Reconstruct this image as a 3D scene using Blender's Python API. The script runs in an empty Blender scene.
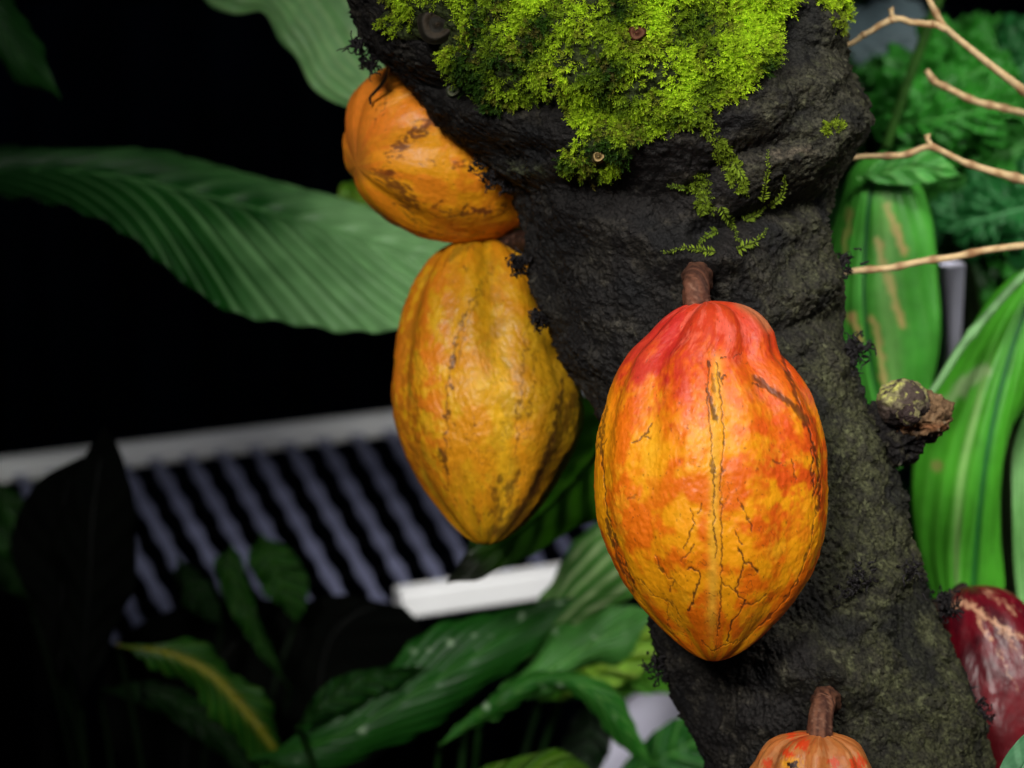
import bpy, math, random
import numpy as np
from mathutils import Vector, kdtree

random.seed(7); rng = np.random.default_rng(7)
scn = bpy.context.scene
COL = scn.collection

# ------------------------------------------------------------------ camera geometry
F = 1024*100/36.0
PITCH = math.radians(18)
CAM = np.array([0, 0, 1.6])
FW = np.array([0, math.cos(PITCH), -math.sin(PITCH)])
UP = np.array([0, math.sin(PITCH), math.cos(PITCH)])
RT = np.array([1.0, 0, 0])

def W(X, Y, D):
    X = np.asarray(X, float); Y = np.asarray(Y, float); D = np.asarray(D, float)
    return CAM + X[..., None]*RT + Y[..., None]*UP + D[..., None]*FW
def P(x, y, d):                      # sight line of a photo point, at distance d
    x = np.asarray(x, float); y = np.asarray(y, float); d = np.asarray(d, float)
    return W((x-512)/F*d, (384-y)/F*d, d)
def toPx(w):
    r = w-CAM
    X = r@RT; Y = r@UP; D = r@FW
    return 512+X/D*F, 384-Y/D*F, D
def on_height(x, y, z):
    v = P(x, y, 1.0)-CAM
    return CAM+v*((z-CAM[2])/v[2])

# ------------------------------------------------------------------ noise
_perm = rng.permutation(256); _perm = np.concatenate([_perm, _perm])
_g = rng.normal(size=(256, 3)); _g /= np.linalg.norm(_g, axis=1)[:, None]
def pn(p, seed=0):
    p = np.asarray(p, float)+seed*17.31
    i = np.floor(p).astype(int); f = p-i; i &= 255
    u = f*f*f*(f*(f*6-15)+10)
    out = 0
    for dx in (0, 1):
        for dy in (0, 1):
            for dz in (0, 1):
                h = _perm[_perm[_perm[(i[..., 0]+dx) & 255]+((i[..., 1]+dy) & 255)]+((i[..., 2]+dz) & 255)]
                g = _g[h]
                d = g[..., 0]*(f[..., 0]-dx)+g[..., 1]*(f[..., 1]-dy)+g[..., 2]*(f[..., 2]-dz)
                w = (u[..., 0] if dx else 1-u[..., 0])*(u[..., 1] if dy else 1-u[..., 1])*(u[..., 2] if dz else 1-u[..., 2])
                out = out+w*d
    return out*1.5
def fbm(p, oct=4, seed=0, gain=.5):
    s = 0; a = 1
    for k in range(oct):
        s = s+a*pn(p*2**k, seed+k*3); a *= gain
    return s
def smooth(a, b, x):
    t = np.clip((x-a)/(b-a), 0, 1); return t*t*(3-2*t)
def mix(a, b, t):
    t = np.asarray(t)[..., None]; return a*(1-t)+b*t
def lin(r, g, b):
    c = np.array([r, g, b])/255.0
    return np.where(c <= .04045, c/12.92, ((c+.055)/1.055)**2.4)
def cr(pts, n):                      # Catmull-Rom through points, by chord length
    pts = np.asarray(pts, float)
    d = np.linalg.norm(np.diff(pts[:, :2] if pts.shape[1] > 2 and abs(pts[:, :2]).max() > 5 else pts, axis=0), axis=1)
    s = np.concatenate([[0], np.cumsum(np.maximum(d, 1e-6))]); s /= s[-1]
    t = np.linspace(0, 1, n) if np.isscalar(n) else np.asarray(n)
    m = np.zeros_like(pts)
    m[1:-1] = (pts[2:]-pts[:-2])/(s[2:]-s[:-2])[:, None]
    m[0] = (pts[1]-pts[0])/(s[1]-s[0]); m[-1] = (pts[-1]-pts[-2])/(s[-1]-s[-2])
    k = np.clip(np.searchsorted(s, t, 'right')-1, 0, len(s)-2)
    h = (s[k+1]-s[k]); x = ((t-s[k])/h)[:, None]; h = h[:, None]
    return ((2*x**3-3*x**2+1)*pts[k]+(x**3-2*x**2+x)*h*m[k]+(-2*x**3+3*x**2)*pts[k+1]+(x**3-x**2)*h*m[k+1])
def segdist(px, py, pl):
    best = np.full(np.shape(px), 1e9)
    for (x0, y0), (x1, y1) in zip(pl[:-1], pl[1:]):
        dx, dy = x1-x0, y1-y0
        t = np.clip(((px-x0)*dx+(py-y0)*dy)/(dx*dx+dy*dy+1e-9), 0, 1)
        best = np.minimum(best, np.hypot(px-x0-t*dx, py-y0-t*dy))
    return best
def inpoly(px, py, poly):
    c = np.zeros(np.shape(px), bool); n = len(poly)
    for i in range(n):
        x0, y0 = poly[i]; x1, y1 = poly[i-1]
        if y0 == y1: continue
        c ^= ((y0 > py) != (y1 > py)) & (px < (x1-x0)*(py-y0)/(y1-y0)+x0)
    return c

# ------------------------------------------------------------------ mesh building
def mesh_obj(name, verts, faces, mat, parent=None, col=None, smooth_=True):
    verts = np.asarray(verts, float).reshape(-1, 3)
    me = bpy.data.meshes.new(name)
    if isinstance(faces, np.ndarray):
        k = faces.shape[1]
        me.vertices.add(len(verts)); me.vertices.foreach_set('co', verts.ravel())
        me.loops.add(faces.size); me.loops.foreach_set('vertex_index', faces.ravel().astype(np.int32))
        me.polygons.add(len(faces))
        me.polygons.foreach_set('loop_start', np.arange(0, faces.size, k, dtype=np.int32))
        me.update(calc_edges=True); me.validate()
    else:
        me.from_pydata(verts.tolist(), [], faces)
    me.polygons.foreach_set('use_smooth', [smooth_]*len(me.polygons))
    if col is not None:
        a = me.color_attributes.new('Col', 'FLOAT_COLOR', 'POINT')
        c = np.ones((len(verts), 4)); c[:, :3] = np.clip(col, 0, 1)
        a.data.foreach_set('color', c.ravel())
    me.materials.append(mat)
    o = bpy.data.objects.new(name, me); COL.objects.link(o)
    if parent is not None: o.parent = parent
    return o
def empty(name, loc=(0, 0, 0)):
    o = bpy.data.objects.new(name, None); COL.objects.link(o); o.empty_display_size = .02
    return o
def tag(o, label=None, cat=None, group=None, kind=None):
    if label: o['label'] = label
    if cat: o['category'] = cat
    if group: o['group'] = group
    if kind: o['kind'] = kind
    return o
def gridfaces(nr, nc, wrap=False):
    r = np.arange(nr-1)[:, None]; c = np.arange(nc if wrap else nc-1)[None, :]
    c2 = (c+1) % nc
    return np.stack([r*nc+c, (r+1)*nc+c, (r+1)*nc+c2, r*nc+c2], -1).reshape(-1, 4)
def tube(path, rad, n=12, cap=True):
    path = np.asarray(path, float); m = len(path)
    rad = np.broadcast_to(np.asarray(rad, float), (m,))
    T = np.gradient(path, axis=0); T /= np.linalg.norm(T, axis=1)[:, None]+1e-12
    ref = np.array([.3, 1, .2]); ref /= np.linalg.norm(ref)
    A = np.cross(T, ref); A /= np.linalg.norm(A, axis=1)[:, None]; B = np.cross(T, A)
    th = np.linspace(0, 2*math.pi, n, endpoint=False)
    v = path[:, None]+rad[:, None, None]*(np.cos(th)[None, :, None]*A[:, None]+np.sin(th)[None, :, None]*B[:, None])
    v = v.reshape(-1, 3)
    f = gridfaces(m, n, True)[:, ::-1].tolist()
    if cap:
        f.append(list(range(n))); f.append([(m-1)*n+k for k in range(n)][::-1])
    return v, f
def ribbons(paths, rads, n=5):
    V = []; Fc = []; o = 0; idx = []
    for i, (p, r) in enumerate(zip(paths, rads)):
        v, f = tube(p, r, n); V.append(v); Fc += [[a+o for a in q] for q in f]; o += len(v); idx += [i]*len(v)
    return np.concatenate(V), Fc, np.array(idx)

# ------------------------------------------------------------------ materials
def newmat(name):
    m = bpy.data.materials.new(name); m.use_nodes = True
    nt = m.node_tree; return m, nt, nt.nodes['Principled BSDF'], nt.nodes['Material Output']
def surf_mat(name, rough=.5, spec=.5, color=None, var=.15, nscale=200, bump=.3, bscale=600, bdist=.0005,
             transl=0, coat=0, rough_var=0, sheen=0):
    m, nt, b, out = newmat(name); N = nt.nodes; L = nt.links
    tc = N.new('ShaderNodeTexCoord')
    if color is None:
        a = N.new('ShaderNodeAttribute'); a.attribute_name = 'Col'; src = a.outputs['Color']
    else:
        a = N.new('ShaderNodeRGB'); a.outputs[0].default_value = (*color, 1); src = a.outputs[0]
    no = N.new('ShaderNodeTexNoise'); no.inputs['Scale'].default_value = nscale; no.inputs['Detail'].default_value = 4
    L.new(tc.outputs['Object'], no.inputs['Vector'])
    mr = N.new('ShaderNodeMapRange'); mr.inputs[1].default_value = .3; mr.inputs[2].default_value = .7
    mr.inputs[3].default_value = 1-var; mr.inputs[4].default_value = 1+var
    L.new(no.outputs['Fac'], mr.inputs[0])
    mul = N.new('ShaderNodeVectorMath'); mul.operation = 'SCALE'
    L.new(src, mul.inputs[0]); L.new(mr.outputs[0], mul.inputs['Scale'])
    L.new(mul.outputs[0], b.inputs['Base Color'])
    b.inputs['Roughness'].default_value = rough
    b.inputs['Specular IOR Level'].default_value = spec
    if coat: b.inputs['Coat Weight'].default_value = coat; b.inputs['Coat Roughness'].default_value = .25
    if rough_var:
        mr2 = N.new('ShaderNodeMapRange'); mr2.inputs[1].default_value = .3; mr2.inputs[2].default_value = .7
        mr2.inputs[3].default_value = rough-rough_var; mr2.inputs[4].default_value = rough+rough_var
        L.new(no.outputs['Fac'], mr2.inputs[0]); L.new(mr2.outputs[0], b.inputs['Roughness'])
    if bump:
        nb = N.new('ShaderNodeTexNoise'); nb.inputs['Scale'].default_value = bscale; nb.inputs['Detail'].default_value = 5
        L.new(tc.outputs['Object'], nb.inputs['Vector'])
        bp = N.new('ShaderNodeBump'); bp.inputs['Strength'].default_value = bump; bp.inputs['Distance'].default_value = bdist
        L.new(nb.outputs['Fac'], bp.inputs['Height']); L.new(bp.outputs[0], b.inputs['Normal'])
    if transl:
        tr = N.new('ShaderNodeBsdfTranslucent'); mx = N.new('ShaderNodeMixShader'); mx.inputs[0].default_value = transl
        L.new(mul.outputs[0], tr.inputs['Color']); L.new(b.outputs[0], mx.inputs[1]); L.new(tr.outputs[0], mx.inputs[2])
        L.new(mx.outputs[0], out.inputs['Surface'])
    return m
M_bark = surf_mat('bark', rough=.7, spec=.25, var=.85, nscale=650, bump=.9, bscale=800, bdist=.0015)
M_stub = surf_mat('cut_wood', rough=.75, spec=.2, var=.4, nscale=420, bump=.6, bscale=600, bdist=.001)
M_moss = surf_mat('moss', rough=.6, spec=.2, var=.1, bump=0, transl=.35)
M_pod = surf_mat('pod_skin', rough=.45, spec=.35, var=.10, nscale=330, bump=.22, bscale=420, bdist=.0009, rough_var=.08)
M_podw = surf_mat('waxy_pod_skin', rough=.34, spec=.3, var=.08, nscale=300, bump=.12, bscale=300, bdist=.0006)
M_stem = surf_mat('stem_bark', rough=.7, spec=.2, var=.25, nscale=500, bump=.5, bscale=700, bdist=.0006)
M_leaf = surf_mat('leaf', rough=.45, spec=.35, var=.12, nscale=60, bump=.1, bscale=150, bdist=.001, transl=.22)
M_dleaf = surf_mat('shaded_leaf', rough=.85, spec=.04, var=.1, nscale=60, bump=0)
M_twig = surf_mat('twig', rough=.6, spec=.25, var=.15, nscale=300, bump=.3, bscale=500, bdist=.0004)
M_rail = surf_mat('white_paint', rough=.55, spec=.3, color=lin(244, 244, 248), var=.05, nscale=20, bump=0)
M_bar = surf_mat('galvanised_metal', rough=.5, spec=.4, color=lin(112, 115, 144), var=.25, nscale=60, bump=0)
M_dark = surf_mat('dark_wall', rough=.9, spec=.05, color=(.0015, .0015, .002), var=.5, nscale=2, bump=0)
M_blue = surf_mat('blue_sheet', rough=.7, spec=.1, color=(.004, .009, .020), var=.6, nscale=6, bump=0)
M_soil = surf_mat('soil', rough=.95, spec=.05, color=(.006, .005, .004), var=.6, nscale=20, bump=.6, bscale=30, bdist=.02)
M_pale = surf_mat('pale_plaster', rough=.8, spec=.1, color=lin(205, 203, 222), var=.1, nscale=10, bump=0)
M_thread = surf_mat('dark_rootlet', rough=.6, spec=.3, color=(.012, .010, .011), var=.3, nscale=400, bump=0)

# ------------------------------------------------------------------ TRUNK
# outline of the trunk: height in the photo, left edge, right edge
TO = np.array([
 (-900, 470, 640, .075), (-600, 440, 690, .085), (-300, 380, 790, .10), (-120, 330, 850, .125), (-40, 325, 852, .125), (0, 338, 848, .125), (20, 345, 850, .125), (40, 356, 852, .125), (62, 372, 852, .125),
 (80, 392, 858, .125), (100, 413, 868, .122), (120, 428, 871, .118), (140, 452, 866, .112), (158, 476, 856, .105),
 (180, 497, 842, .092), (200, 509, 835, .082), (220, 513, 833, .076), (250, 517, 838, .073), (280, 526, 842, .072),
 (310, 537, 848, .071), (340, 549, 848, .071), (365, 560, 856, .071), (395, 580, 866, .071), (425, 597, 876, .071),
 (470, 612, 898, .071), (500, 620, 912, .071), (560, 636, 926, .072), (600, 642, 938, .073), (640, 650, 955, .074),
 (680, 664, 971, .075), (720, 678, 985, .077), (768, 696, 994, .08), (830, 705, 1015, .083), (900, 705, 1035, .087)], float)
CD = np.interp(TO[:, 0], [-900, -300, 0, 150, 250, 900], [1.40, 1.50, 1.545, 1.55, 1.55, 1.57])
rows_y = np.concatenate([np.linspace(-900, -190, 50, endpoint=False), np.linspace(-190, 800, 760, endpoint=False), np.linspace(800, 900, 20)])
def ev(colv): 
    fine = np.linspace(-900, 900, 3601); v = np.interp(fine, TO[:, 0], colv)
    k = np.hanning(25); k /= k.sum(); vp = np.pad(v, 12, mode='edge'); v = np.convolve(vp, k, 'valid')
    return np.interp(rows_y, fine, v)
xl, xr, hd, cd = ev(TO[:, 1]), ev(TO[:, 2]), ev(TO[:, 3]), ev(CD)
Xc = ((xl+xr)/2-512)/F*cd; hw = (xr-xl)/2/F*cd*.985; Yc = (384-rows_y)/F*cd
ctr = W(Xc, Yc, cd)                                  # axis in world space
# the foot of the trunk, down to the ground
nb = 40
foot_z = np.linspace(ctr[-1, 2], -.05, nb+1)[1:]
foot = np.stack([np.full(nb, ctr[-1, 0])+.1*np.linspace(0, 1, nb), ctr[-1, 1]+.05*np.linspace(0, 1, nb), foot_z], -1)
ctr = np.vstack([ctr, foot]); hw = np.concatenate([hw, np.linspace(hw[-1], .15, nb)]); hd = np.concatenate([hd, np.linspace(hd[-1], .15, nb)])
th = np.concatenate([np.linspace(-1.75, 1.75, 460), np.linspace(1.75, 2*math.pi-1.75, 92)[1:-1]])
S, Cs = np.sin(th), np.cos(th)
NR, NC = len(ctr), len(th)
base = ctr[:, None]+(hw[:, None]*S)[..., None]*RT-(hd[:, None]*Cs)[..., None]*FW
nrm = (hd[:, None]*S)[..., None]*RT-(hw[:, None]*Cs)[..., None]*FW
nrm /= np.linalg.norm(nrm, axis=-1)[..., None]
px, py, dd = toPx(base)
front = smooth(.05, .6, np.broadcast_to(Cs, px.shape)*1.0+0)
edge = np.clip(1-np.abs(np.broadcast_to(S, px.shape)), 0, 1)
def bump(pl, w, a):
    return a*np.exp(-(segdist(px, py, pl)/w)**2)*front
disp = np.zeros(px.shape)
# big swellings: the ring round the right side, the burl, the ledges under the moss
disp += bump([(900, 115), (840, 130), (790, 165), (740, 190)], 26, .014)
disp += bump([(850, 60), (800, 95), (760, 120)], 16, .007)
disp += bump([(860, 30), (826, 20)], 22, .007)
disp -= bump([(845, 200), (800, 205), (760, 215), (700, 235)], 11, .009)
disp -= bump([(800, 140), (740, 150), (690, 190)], 8, .006)
disp -= bump([(800, 20), (790, 70), (800, 110)], 10, .006)
disp += bump([(470, 120), (540, 140), (620, 150)], 24, .010)
disp -= bump([(430, 85), (500, 105), (570, 100), (640, 120)], 10, .009)
disp += bump([(500, 175), (550, 172), (600, 165)], 12, .008)
disp += bump([(560, 210), (620, 230), (700, 262), (760, 250)], 20, .006)
disp += bump([(690, 262), (720, 258)], 22, .010)
disp -= bump([(620, 190), (660, 200)], 14, .006)
disp += bump([(800, 290), (850, 270)], 16, .007)
disp -= bump([(790, 330), (850, 315)], 10, .005)
disp += bump([(838, 360), (850, 350)], 16, .006)
disp += bump([(870, 430), (905, 450)], 30, .008)
disp += bump([(800, 668), (850, 680)], 22, .009)
disp += bump([(825, 668), (835, 672)], 9, .006)
disp -= bump([(790, 700), (800, 730)], 12, .004)
disp += bump([(950, 700), (975, 720)], 20, .008)
disp += bump([(900, 575), (925, 570)], 12, .006)
disp += bump([(740, 720), (765, 725)], 14, .003)
disp += bump([(655, 660), (680, 668)], 10, .006)
q = base*1.0
disp += .006*fbm(q*22, 3, 1)-.0035
disp += .0020*fbm(q*75, 3, 2)
low = smooth(330, 470, py)
# upper half: rough crumbly bark; lower right: narrow ribs running along the trunk
anis = q.copy(); anis[..., 2] *= .45
ridge = 1-np.abs(fbm(q*130, 2, 5))*1.8
disp += .0014*ridge*(1-.6*low)
ridge2 = 1-np.abs(fbm(np.stack([q[..., 0]*210+q[..., 2]*50, q[..., 1]*210, q[..., 2]*75], -1), 2, 8))*1.8
disp += .0012*ridge2*(.25+.75*low)
disp += .0010*fbm(q*420, 2, 9)+.0007*pn(q*700, 10)
crumb = smooth(.25, .6, pn(q*300, 12))*smooth(-.1, .3, pn(q*40, 13))
disp += .0022*crumb
MPOLY = [(330, -150), (480, -178), (640, -150), (760, -170), (800, -120), (792, -60), (788, 20), (776, 56), (752, 84), (728, 104), (700, 122), (668, 132), (640, 148), (622, 172), (600, 184), (572, 168), (588, 140), (572, 112), (540, 96), (500, 108), (462, 100), (440, 78), (430, 45), (395, 36), (378, 18), (385, -5)]
_ = [(330, -60), (385, -5), (378, 18), (395, 36), (430, 45), (440, 78), (462, 100), (500, 108), (540, 96), (572, 112), (588, 140), (572, 168), (600, 184), (622, 172), (640, 148),
         (668, 132), (700, 122), (728, 104), (752, 84), (776, 56), (788, 20), (792, -60)]
wx = px+10*pn(q*60, 21); wy = py+10*pn(q*60, 22)
mossm = inpoly(wx, wy, MPOLY).astype(float)
tuft2 = np.maximum(np.exp(-(segdist(wx, wy, [(822, -10), (846, 6)])/13)**2), 0) > .4
mossm = np.maximum(mossm, tuft2)*(front > .5)
mossm *= (pn(q*48, 31) > -.62)
disp += mossm*(.003+.0045*pn(q*55, 23)+.003*pn(q*120, 24))
base = base+nrm*disp[..., None]
px, py, dd = toPx(base)
tn = (np.cross(np.gradient(base, axis=0), np.gradient(base, axis=1)))
tn /= np.linalg.norm(tn, axis=-1)[..., None]+1e-12
if (tn[300, 230]@FW) > 0: tn = -tn
# pigment of bark plus painted left-side shade: near black, brown crumbs, olive algae film low on the right
h1 = fbm(q*60, 3, 40); h2 = pn(q*250, 41); h3 = fbm(q*140, 2, 42)
c = np.broadcast_to(np.array([.016, .0135, .0125]), base.shape).copy()
c = mix(c, np.array([.036, .031, .024]), smooth(-.1, .5, h1)*.8)
c = mix(c, np.array([.085, .075, .055]), smooth(.25, .6, h2)*smooth(-.2, .4, h1)*.7)
olive = smooth(700, 860, px+.25*(py-400)*-1+40*h1)*(smooth(250, 420, py))
olive = np.maximum(olive, .75*smooth(720, 860, px+30*h1)*smooth(480, 250, py))
c = mix(c, np.array([.060, .062, .028]), olive*(.35+.65*smooth(-.4, .4, h3)))
c = mix(c, np.array([.14, .15, .07]), olive*smooth(.2, .55, h2)*.5)
blk = smooth(.15, .5, pn(q*35, 45))*.75
c = mix(c, np.array([.060, .056, .040]), smooth(760, 840, px)*smooth(260, 160, py)*smooth(-.3, .4, h3)*.8)
c = mix(c, np.array([.008, .008, .009]), blk)
c = mix(c, np.array([.15, .12, .085]), np.exp(-(segdist(px, py, [(775, 155), (815, 148)])/5)**2)*smooth(-.3, .3, h3)*.8)
c = mix(c, np.array([.09, .10, .05]), np.exp(-(segdist(px, py, [(508, 168), (540, 172)])/6)**2)*smooth(-.4, .3, h2))
c = mix(c*(.50+.28*smooth(560, 820, px-.1*(py-400)))[..., None], np.array([.028, .040, .007]), mossm*.8)  # bark also darkened toward the left: its shaded side painted in
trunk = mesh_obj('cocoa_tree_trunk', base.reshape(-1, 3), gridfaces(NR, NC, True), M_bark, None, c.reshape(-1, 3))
tag(trunk, 'dark rough-barked cocoa tree trunk, mossy at the top, leaning down through the frame', 'tree trunk')
# close the two ends
for r0 in (0, NR-1):
    pass
me = trunk.data
fv = base[:810, :460].reshape(-1, 3); fn = tn[:810, :460].reshape(-1, 3)
fpx, fpy = px[:810, :460].ravel(), py[:810, :460].ravel(); fd = dd[:810, :460].ravel()
vis = (fn@FW) < -.05
kd = kdtree.KDTree(int(vis.sum()))
ids = np.nonzero(vis)[0]
for k in ids: kd.insert(Vector((fpx[k], fpy[k], 0)), int(k)) if False else None
# 2-D lookup of the bark surface under a point
vis_i = ids[(fpx[ids] > 300) & (fpx[ids] < 1010)]
cell = {}
ci = (fpx[vis_i]//6).astype(int); cj = (fpy[vis_i]//6).astype(int)
for a, b_, k in zip(ci, cj, vis_i): cell.setdefault((a, b_), []).append(k)
def surf(x, y):
    best = None; bd = 1e9
    for a in (-1, 0, 1):
        for b_ in (-1, 0, 1):
            for k in cell.get((int(x//6)+a, int(y//6)+b_), ()):
                e = (fpx[k]-x)**2+(fpy[k]-y)**2
                if e < bd: bd = e; best = k
    return (fv[best], fn[best]) if best is not None else (P(x, y, 1.5), -FW)

# cut stub of a side branch on the right edge
def lump(centre, ax, ay, ad, n=90, seed=0, amp=.15, shape=None):
    u = np.linspace(0, math.pi, n); v = np.linspace(0, 2*math.pi, 2*n, endpoint=False)
    U, V_ = np.meshgrid(u, v, indexing='ij')
    d = np.stack([np.sin(U)*np.cos(V_), np.cos(U), np.sin(U)*np.sin(V_)], -1)
    r = 1+amp*fbm(d*1.6+seed, 3, seed)+amp*.35*fbm(d*7, 3, seed+2)+amp*.16*fbm(d*22, 2, seed+5)
    if shape is not None: r = r*shape(d)
    p = centre+(d[..., 0]*ax*r)[..., None]*RT+(d[..., 1]*ay*r)[..., None]*UP-(d[..., 2]*ad*r)[..., None]*FW
    return p.reshape(-1, 3), gridfaces(n, 2*n, True), d.reshape(-1, 3), r.reshape(-1)
SD = 1.535
k_ = SD/F
stub = empty('branch_stub'); 
v, f, d, r = lump(P(893, 432, SD+.012), 34*k_, 34*k_, .03, seed=3, amp=.25)
cc = mix(np.broadcast_to(np.array([.014, .012, .012]), v.shape), np.array([.05, .045, .03]), smooth(0, .5, pn(v*200, 3)))
mesh_obj('stub_neck', v, f, M_bark, stub, cc)
def rimshape(dv):
    return 1+.16*np.exp(-((dv[..., 0]-.85)**2+(dv[..., 1]-.45)**2)/.10)+.10*pn(dv*5, 77)+.05*pn(dv*14, 78)
v, f, d, r = lump(P(916, 416, SD), 33*k_, 27*k_, .022, seed=5, amp=.12, shape=rimshape)
v -= (np.exp(-((d[:, 1]+.05)/.10)**2)*.0016)[:, None]*d
cc = mix(np.broadcast_to(lin(128, 100, 72)*.8, v.shape), lin(70, 50, 34), smooth(-.2, .4, fbm(v*np.array([90, 90, 350]), 2, 4)))
cc = mix(cc, lin(120, 74, 44), np.exp(-((d[:, 1]+.38)/.16)**2)*.7)
cc = mix(cc, np.array([.012, .010, .010]), smooth(-.5, -.8, d[:, 1]+.3*pn(v*200, 6)))
cc = mix(cc, lin(175, 160, 130), smooth(.3, .6, pn(v*260, 7))*.4)
v += (pn(v*np.array([60, 60, 420]), 79)*.0011)[:, None]*d
mesh_obj('stub_rim', v, f, M_stub, stub, cc)
v, f, d, r = lump(P(903, 403, SD-.016), 26*k_, 23*k_, .017, seed=9, amp=.13)
n2 = fbm(v*95, 3, 14); n3 = fbm(v*300, 3, 15)
cc = mix(np.broadcast_to(lin(74, 62, 56), v.shape), lin(136, 130, 92), smooth(-.2, .3, n2+.4*n3)*smooth(-.4, .2, d[:, 1]))
cc = mix(cc, lin(184, 184, 96), smooth(.15, .5, n3+.4*n2)*smooth(-.2, .4, d[:, 1])*.7)
cc = mix(cc, lin(34, 28, 28), smooth(-.1, -.5, d[:, 1]+.3*n2+.4*(d[:, 0] < -.6)))
mesh_obj('stub_cap', v, f, M_stub, stub, cc)
v, f, d, r = lump(P(909, 415, SD-.031), 11*k_, 10*k_, .008, n=50, seed=4, amp=.2)
cc = mix(np.broadcast_to(lin(58, 46, 44), v.shape), lin(120, 114, 78), smooth(.1, .4, fbm(v*220, 2, 3)))
mesh_obj('stub_knob', v, f, M_stub, stub, cc)
stub.parent = trunk; 
# brown scar in the moss, tiny ringed stub, small scars
def disc_scar(name, x, y, rr, cols, tilt=0, depth=.004):
    p0, n0 = surf(x, y)
    n = 40; m = 14
    a = np.linspace(0, 2*math.pi, n, endpoint=False); R_ = np.linspace(0, 1, m)
    Rg, Ag = np.meshgrid(R_, a, indexing='ij')
    prof = .55+.45*np.cos(Rg*9)*np.exp(-Rg)*(1+.5*np.sin(2*Ag+Rg*5)) - smooth(.75, 1, Rg)*1.6
    k = rr*1.5/F
    wob = 1+.08*np.sin(3*Ag+1)
    v = p0-FW*.003+(np.cos(Ag)*Rg*wob*k)[..., None]*RT+(np.sin(Ag)*Rg*wob*k*.85)[..., None]*UP-(prof*depth)[..., None]*FW
    col = mix(np.broadcast_to(cols[0], v.shape), cols[1], smooth(-.3, .5, np.cos(Rg*11)))
    o = mesh_obj(name, v.reshape(-1, 3), gridfaces(m, n, True), M_stem, trunk, col.reshape(-1, 3)); return o
tag(disc_scar('twig_scar', 598, 158, 7, (lin(90, 76, 46), lin(176, 150, 100)), depth=.003), 'tiny pale ringed scar in a moss tuft')
tag(disc_scar('twig_scar', 437, 25, 21, (lin(30, 27, 20), lin(48, 40, 30)), depth=.002), 'round brown scar in the moss at upper left')
tag(disc_scar('twig_scar', 454, 92, 8, (lin(60, 66, 50), lin(104, 106, 84)), depth=.003), 'small grey-green scar under the moss')
tag(disc_scar('twig_scar', 637, 33, 9, (lin(70, 36, 22), lin(96, 60, 40)), depth=.0015), 'reddish brown scar among bright moss')
# frayed dark tufts along the edges
def fray(pts, n, L, seed, spread):
    r = np.random.default_rng(seed); paths = []; rad = []
    for k in range(n):
        x, y, d = pts[r.integers(len(pts))]
        p = P(x+r.normal()*spread, y+r.normal()*spread, d+r.normal()*.004)
        dirv = r.normal(size=3); dirv /= np.linalg.norm(dirv); path = [p]
        for s in range(7):
            dirv = dirv+r.normal(size=3)*.95; dirv /= np.linalg.norm(dirv)
            path.append(path[-1]+dirv*L/7)
        paths.append(np.array(path)); rad.append(np.linspace(.0006, .0003, 8)*r.uniform(.6, 1.4))
    v, f, i = ribbons(paths, rad, 5)
    o = mesh_obj('frayed_bark_tuft', v, f, M_thread, trunk); o['kind'] = 'stuff'
fray([(850, 352, 1.545), (858, 348, 1.545), (846, 365, 1.535), (840, 372, 1.53)], 195, 0.0083, 1, 6)
fray([(518, 262, 1.55), (522, 268, 1.55)], 91, 0.0075, 2, 4)
fray([(541, 320, 1.55), (538, 316, 1.55)], 78, 0.0075, 3, 3.5)
fray([(356, 42, 1.54), (364, 54, 1.54), (372, 62, 1.54)], 71, 0.0105, 4, 4)
fray([(492, 178, 1.545), (502, 184, 1.545), (480, 165, 1.545)], 78, 0.0075, 5, 5)
fray([(845, 262, 1.545), (840, 268, 1.54)], 65, 0.0060, 6, 5)
fray([(945, 600, 1.55), (950, 612, 1.55)], 78, 0.0075, 8, 5)
fray([(862, 575, 1.49), (850, 590, 1.485), (912, 572, 1.51)], 78, 0.0075, 9, 6)
fray([(655, 664, 1.55), (664, 672, 1.55)], 65, 0.0075, 10, 5)
fray([(968, 700, 1.54), (980, 715, 1.54)], 78, 0.0075, 11, 7)

# ------------------------------------------------------------------ MOSS
def shoots(idx, seed, Lr=(.0035, .0075), colfn=None, per=(11, 17)):
    r = np.random.default_rng(seed); V = []; Cc = []
    Fc = []; o = 0
    for k in idx:
        p = fv[k]; n = fn[k]
        ax = n*.7-FW*.3+UP*r.normal(0, .35)+RT*r.normal(0, .4)-UP*.15; ax /= np.linalg.norm(ax)
        t1 = np.cross(ax, r.normal(size=3)); t1 /= np.linalg.norm(t1); t2 = np.cross(ax, t1)
        L = r.uniform(*Lr); cb = colfn(fpx[k], fpy[k], r)
        m = r.integers(*per)
        for j in range(m):
            s = (j+.5)/m; a = j*2.4+r.uniform(-.3, .3)
            rad = t1*math.cos(a)+t2*math.sin(a)
            q0 = p-n*.001+ax*L*s
            ll = .0029*(1-.45*s)*r.uniform(.7, 1.25); ww = ll*.17
            d1 = rad*.75+ax*.75*(.5+s); d1 /= np.linalg.norm(d1)
            side = np.cross(d1, ax); side /= np.linalg.norm(side)+1e-9
            mid = q0+d1*ll*.5
            V += [q0, mid+side*ww, mid+d1*ll*.5-ax*ll*.15, mid-side*ww]
            Fc.append((o, o+1, o+2, o+3)); o += 4
            b = cb*(.75+.5*s); Cc += [b, b, b*1.15, b]
    return np.array(V), np.array(Fc), np.array(Cc)
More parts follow.
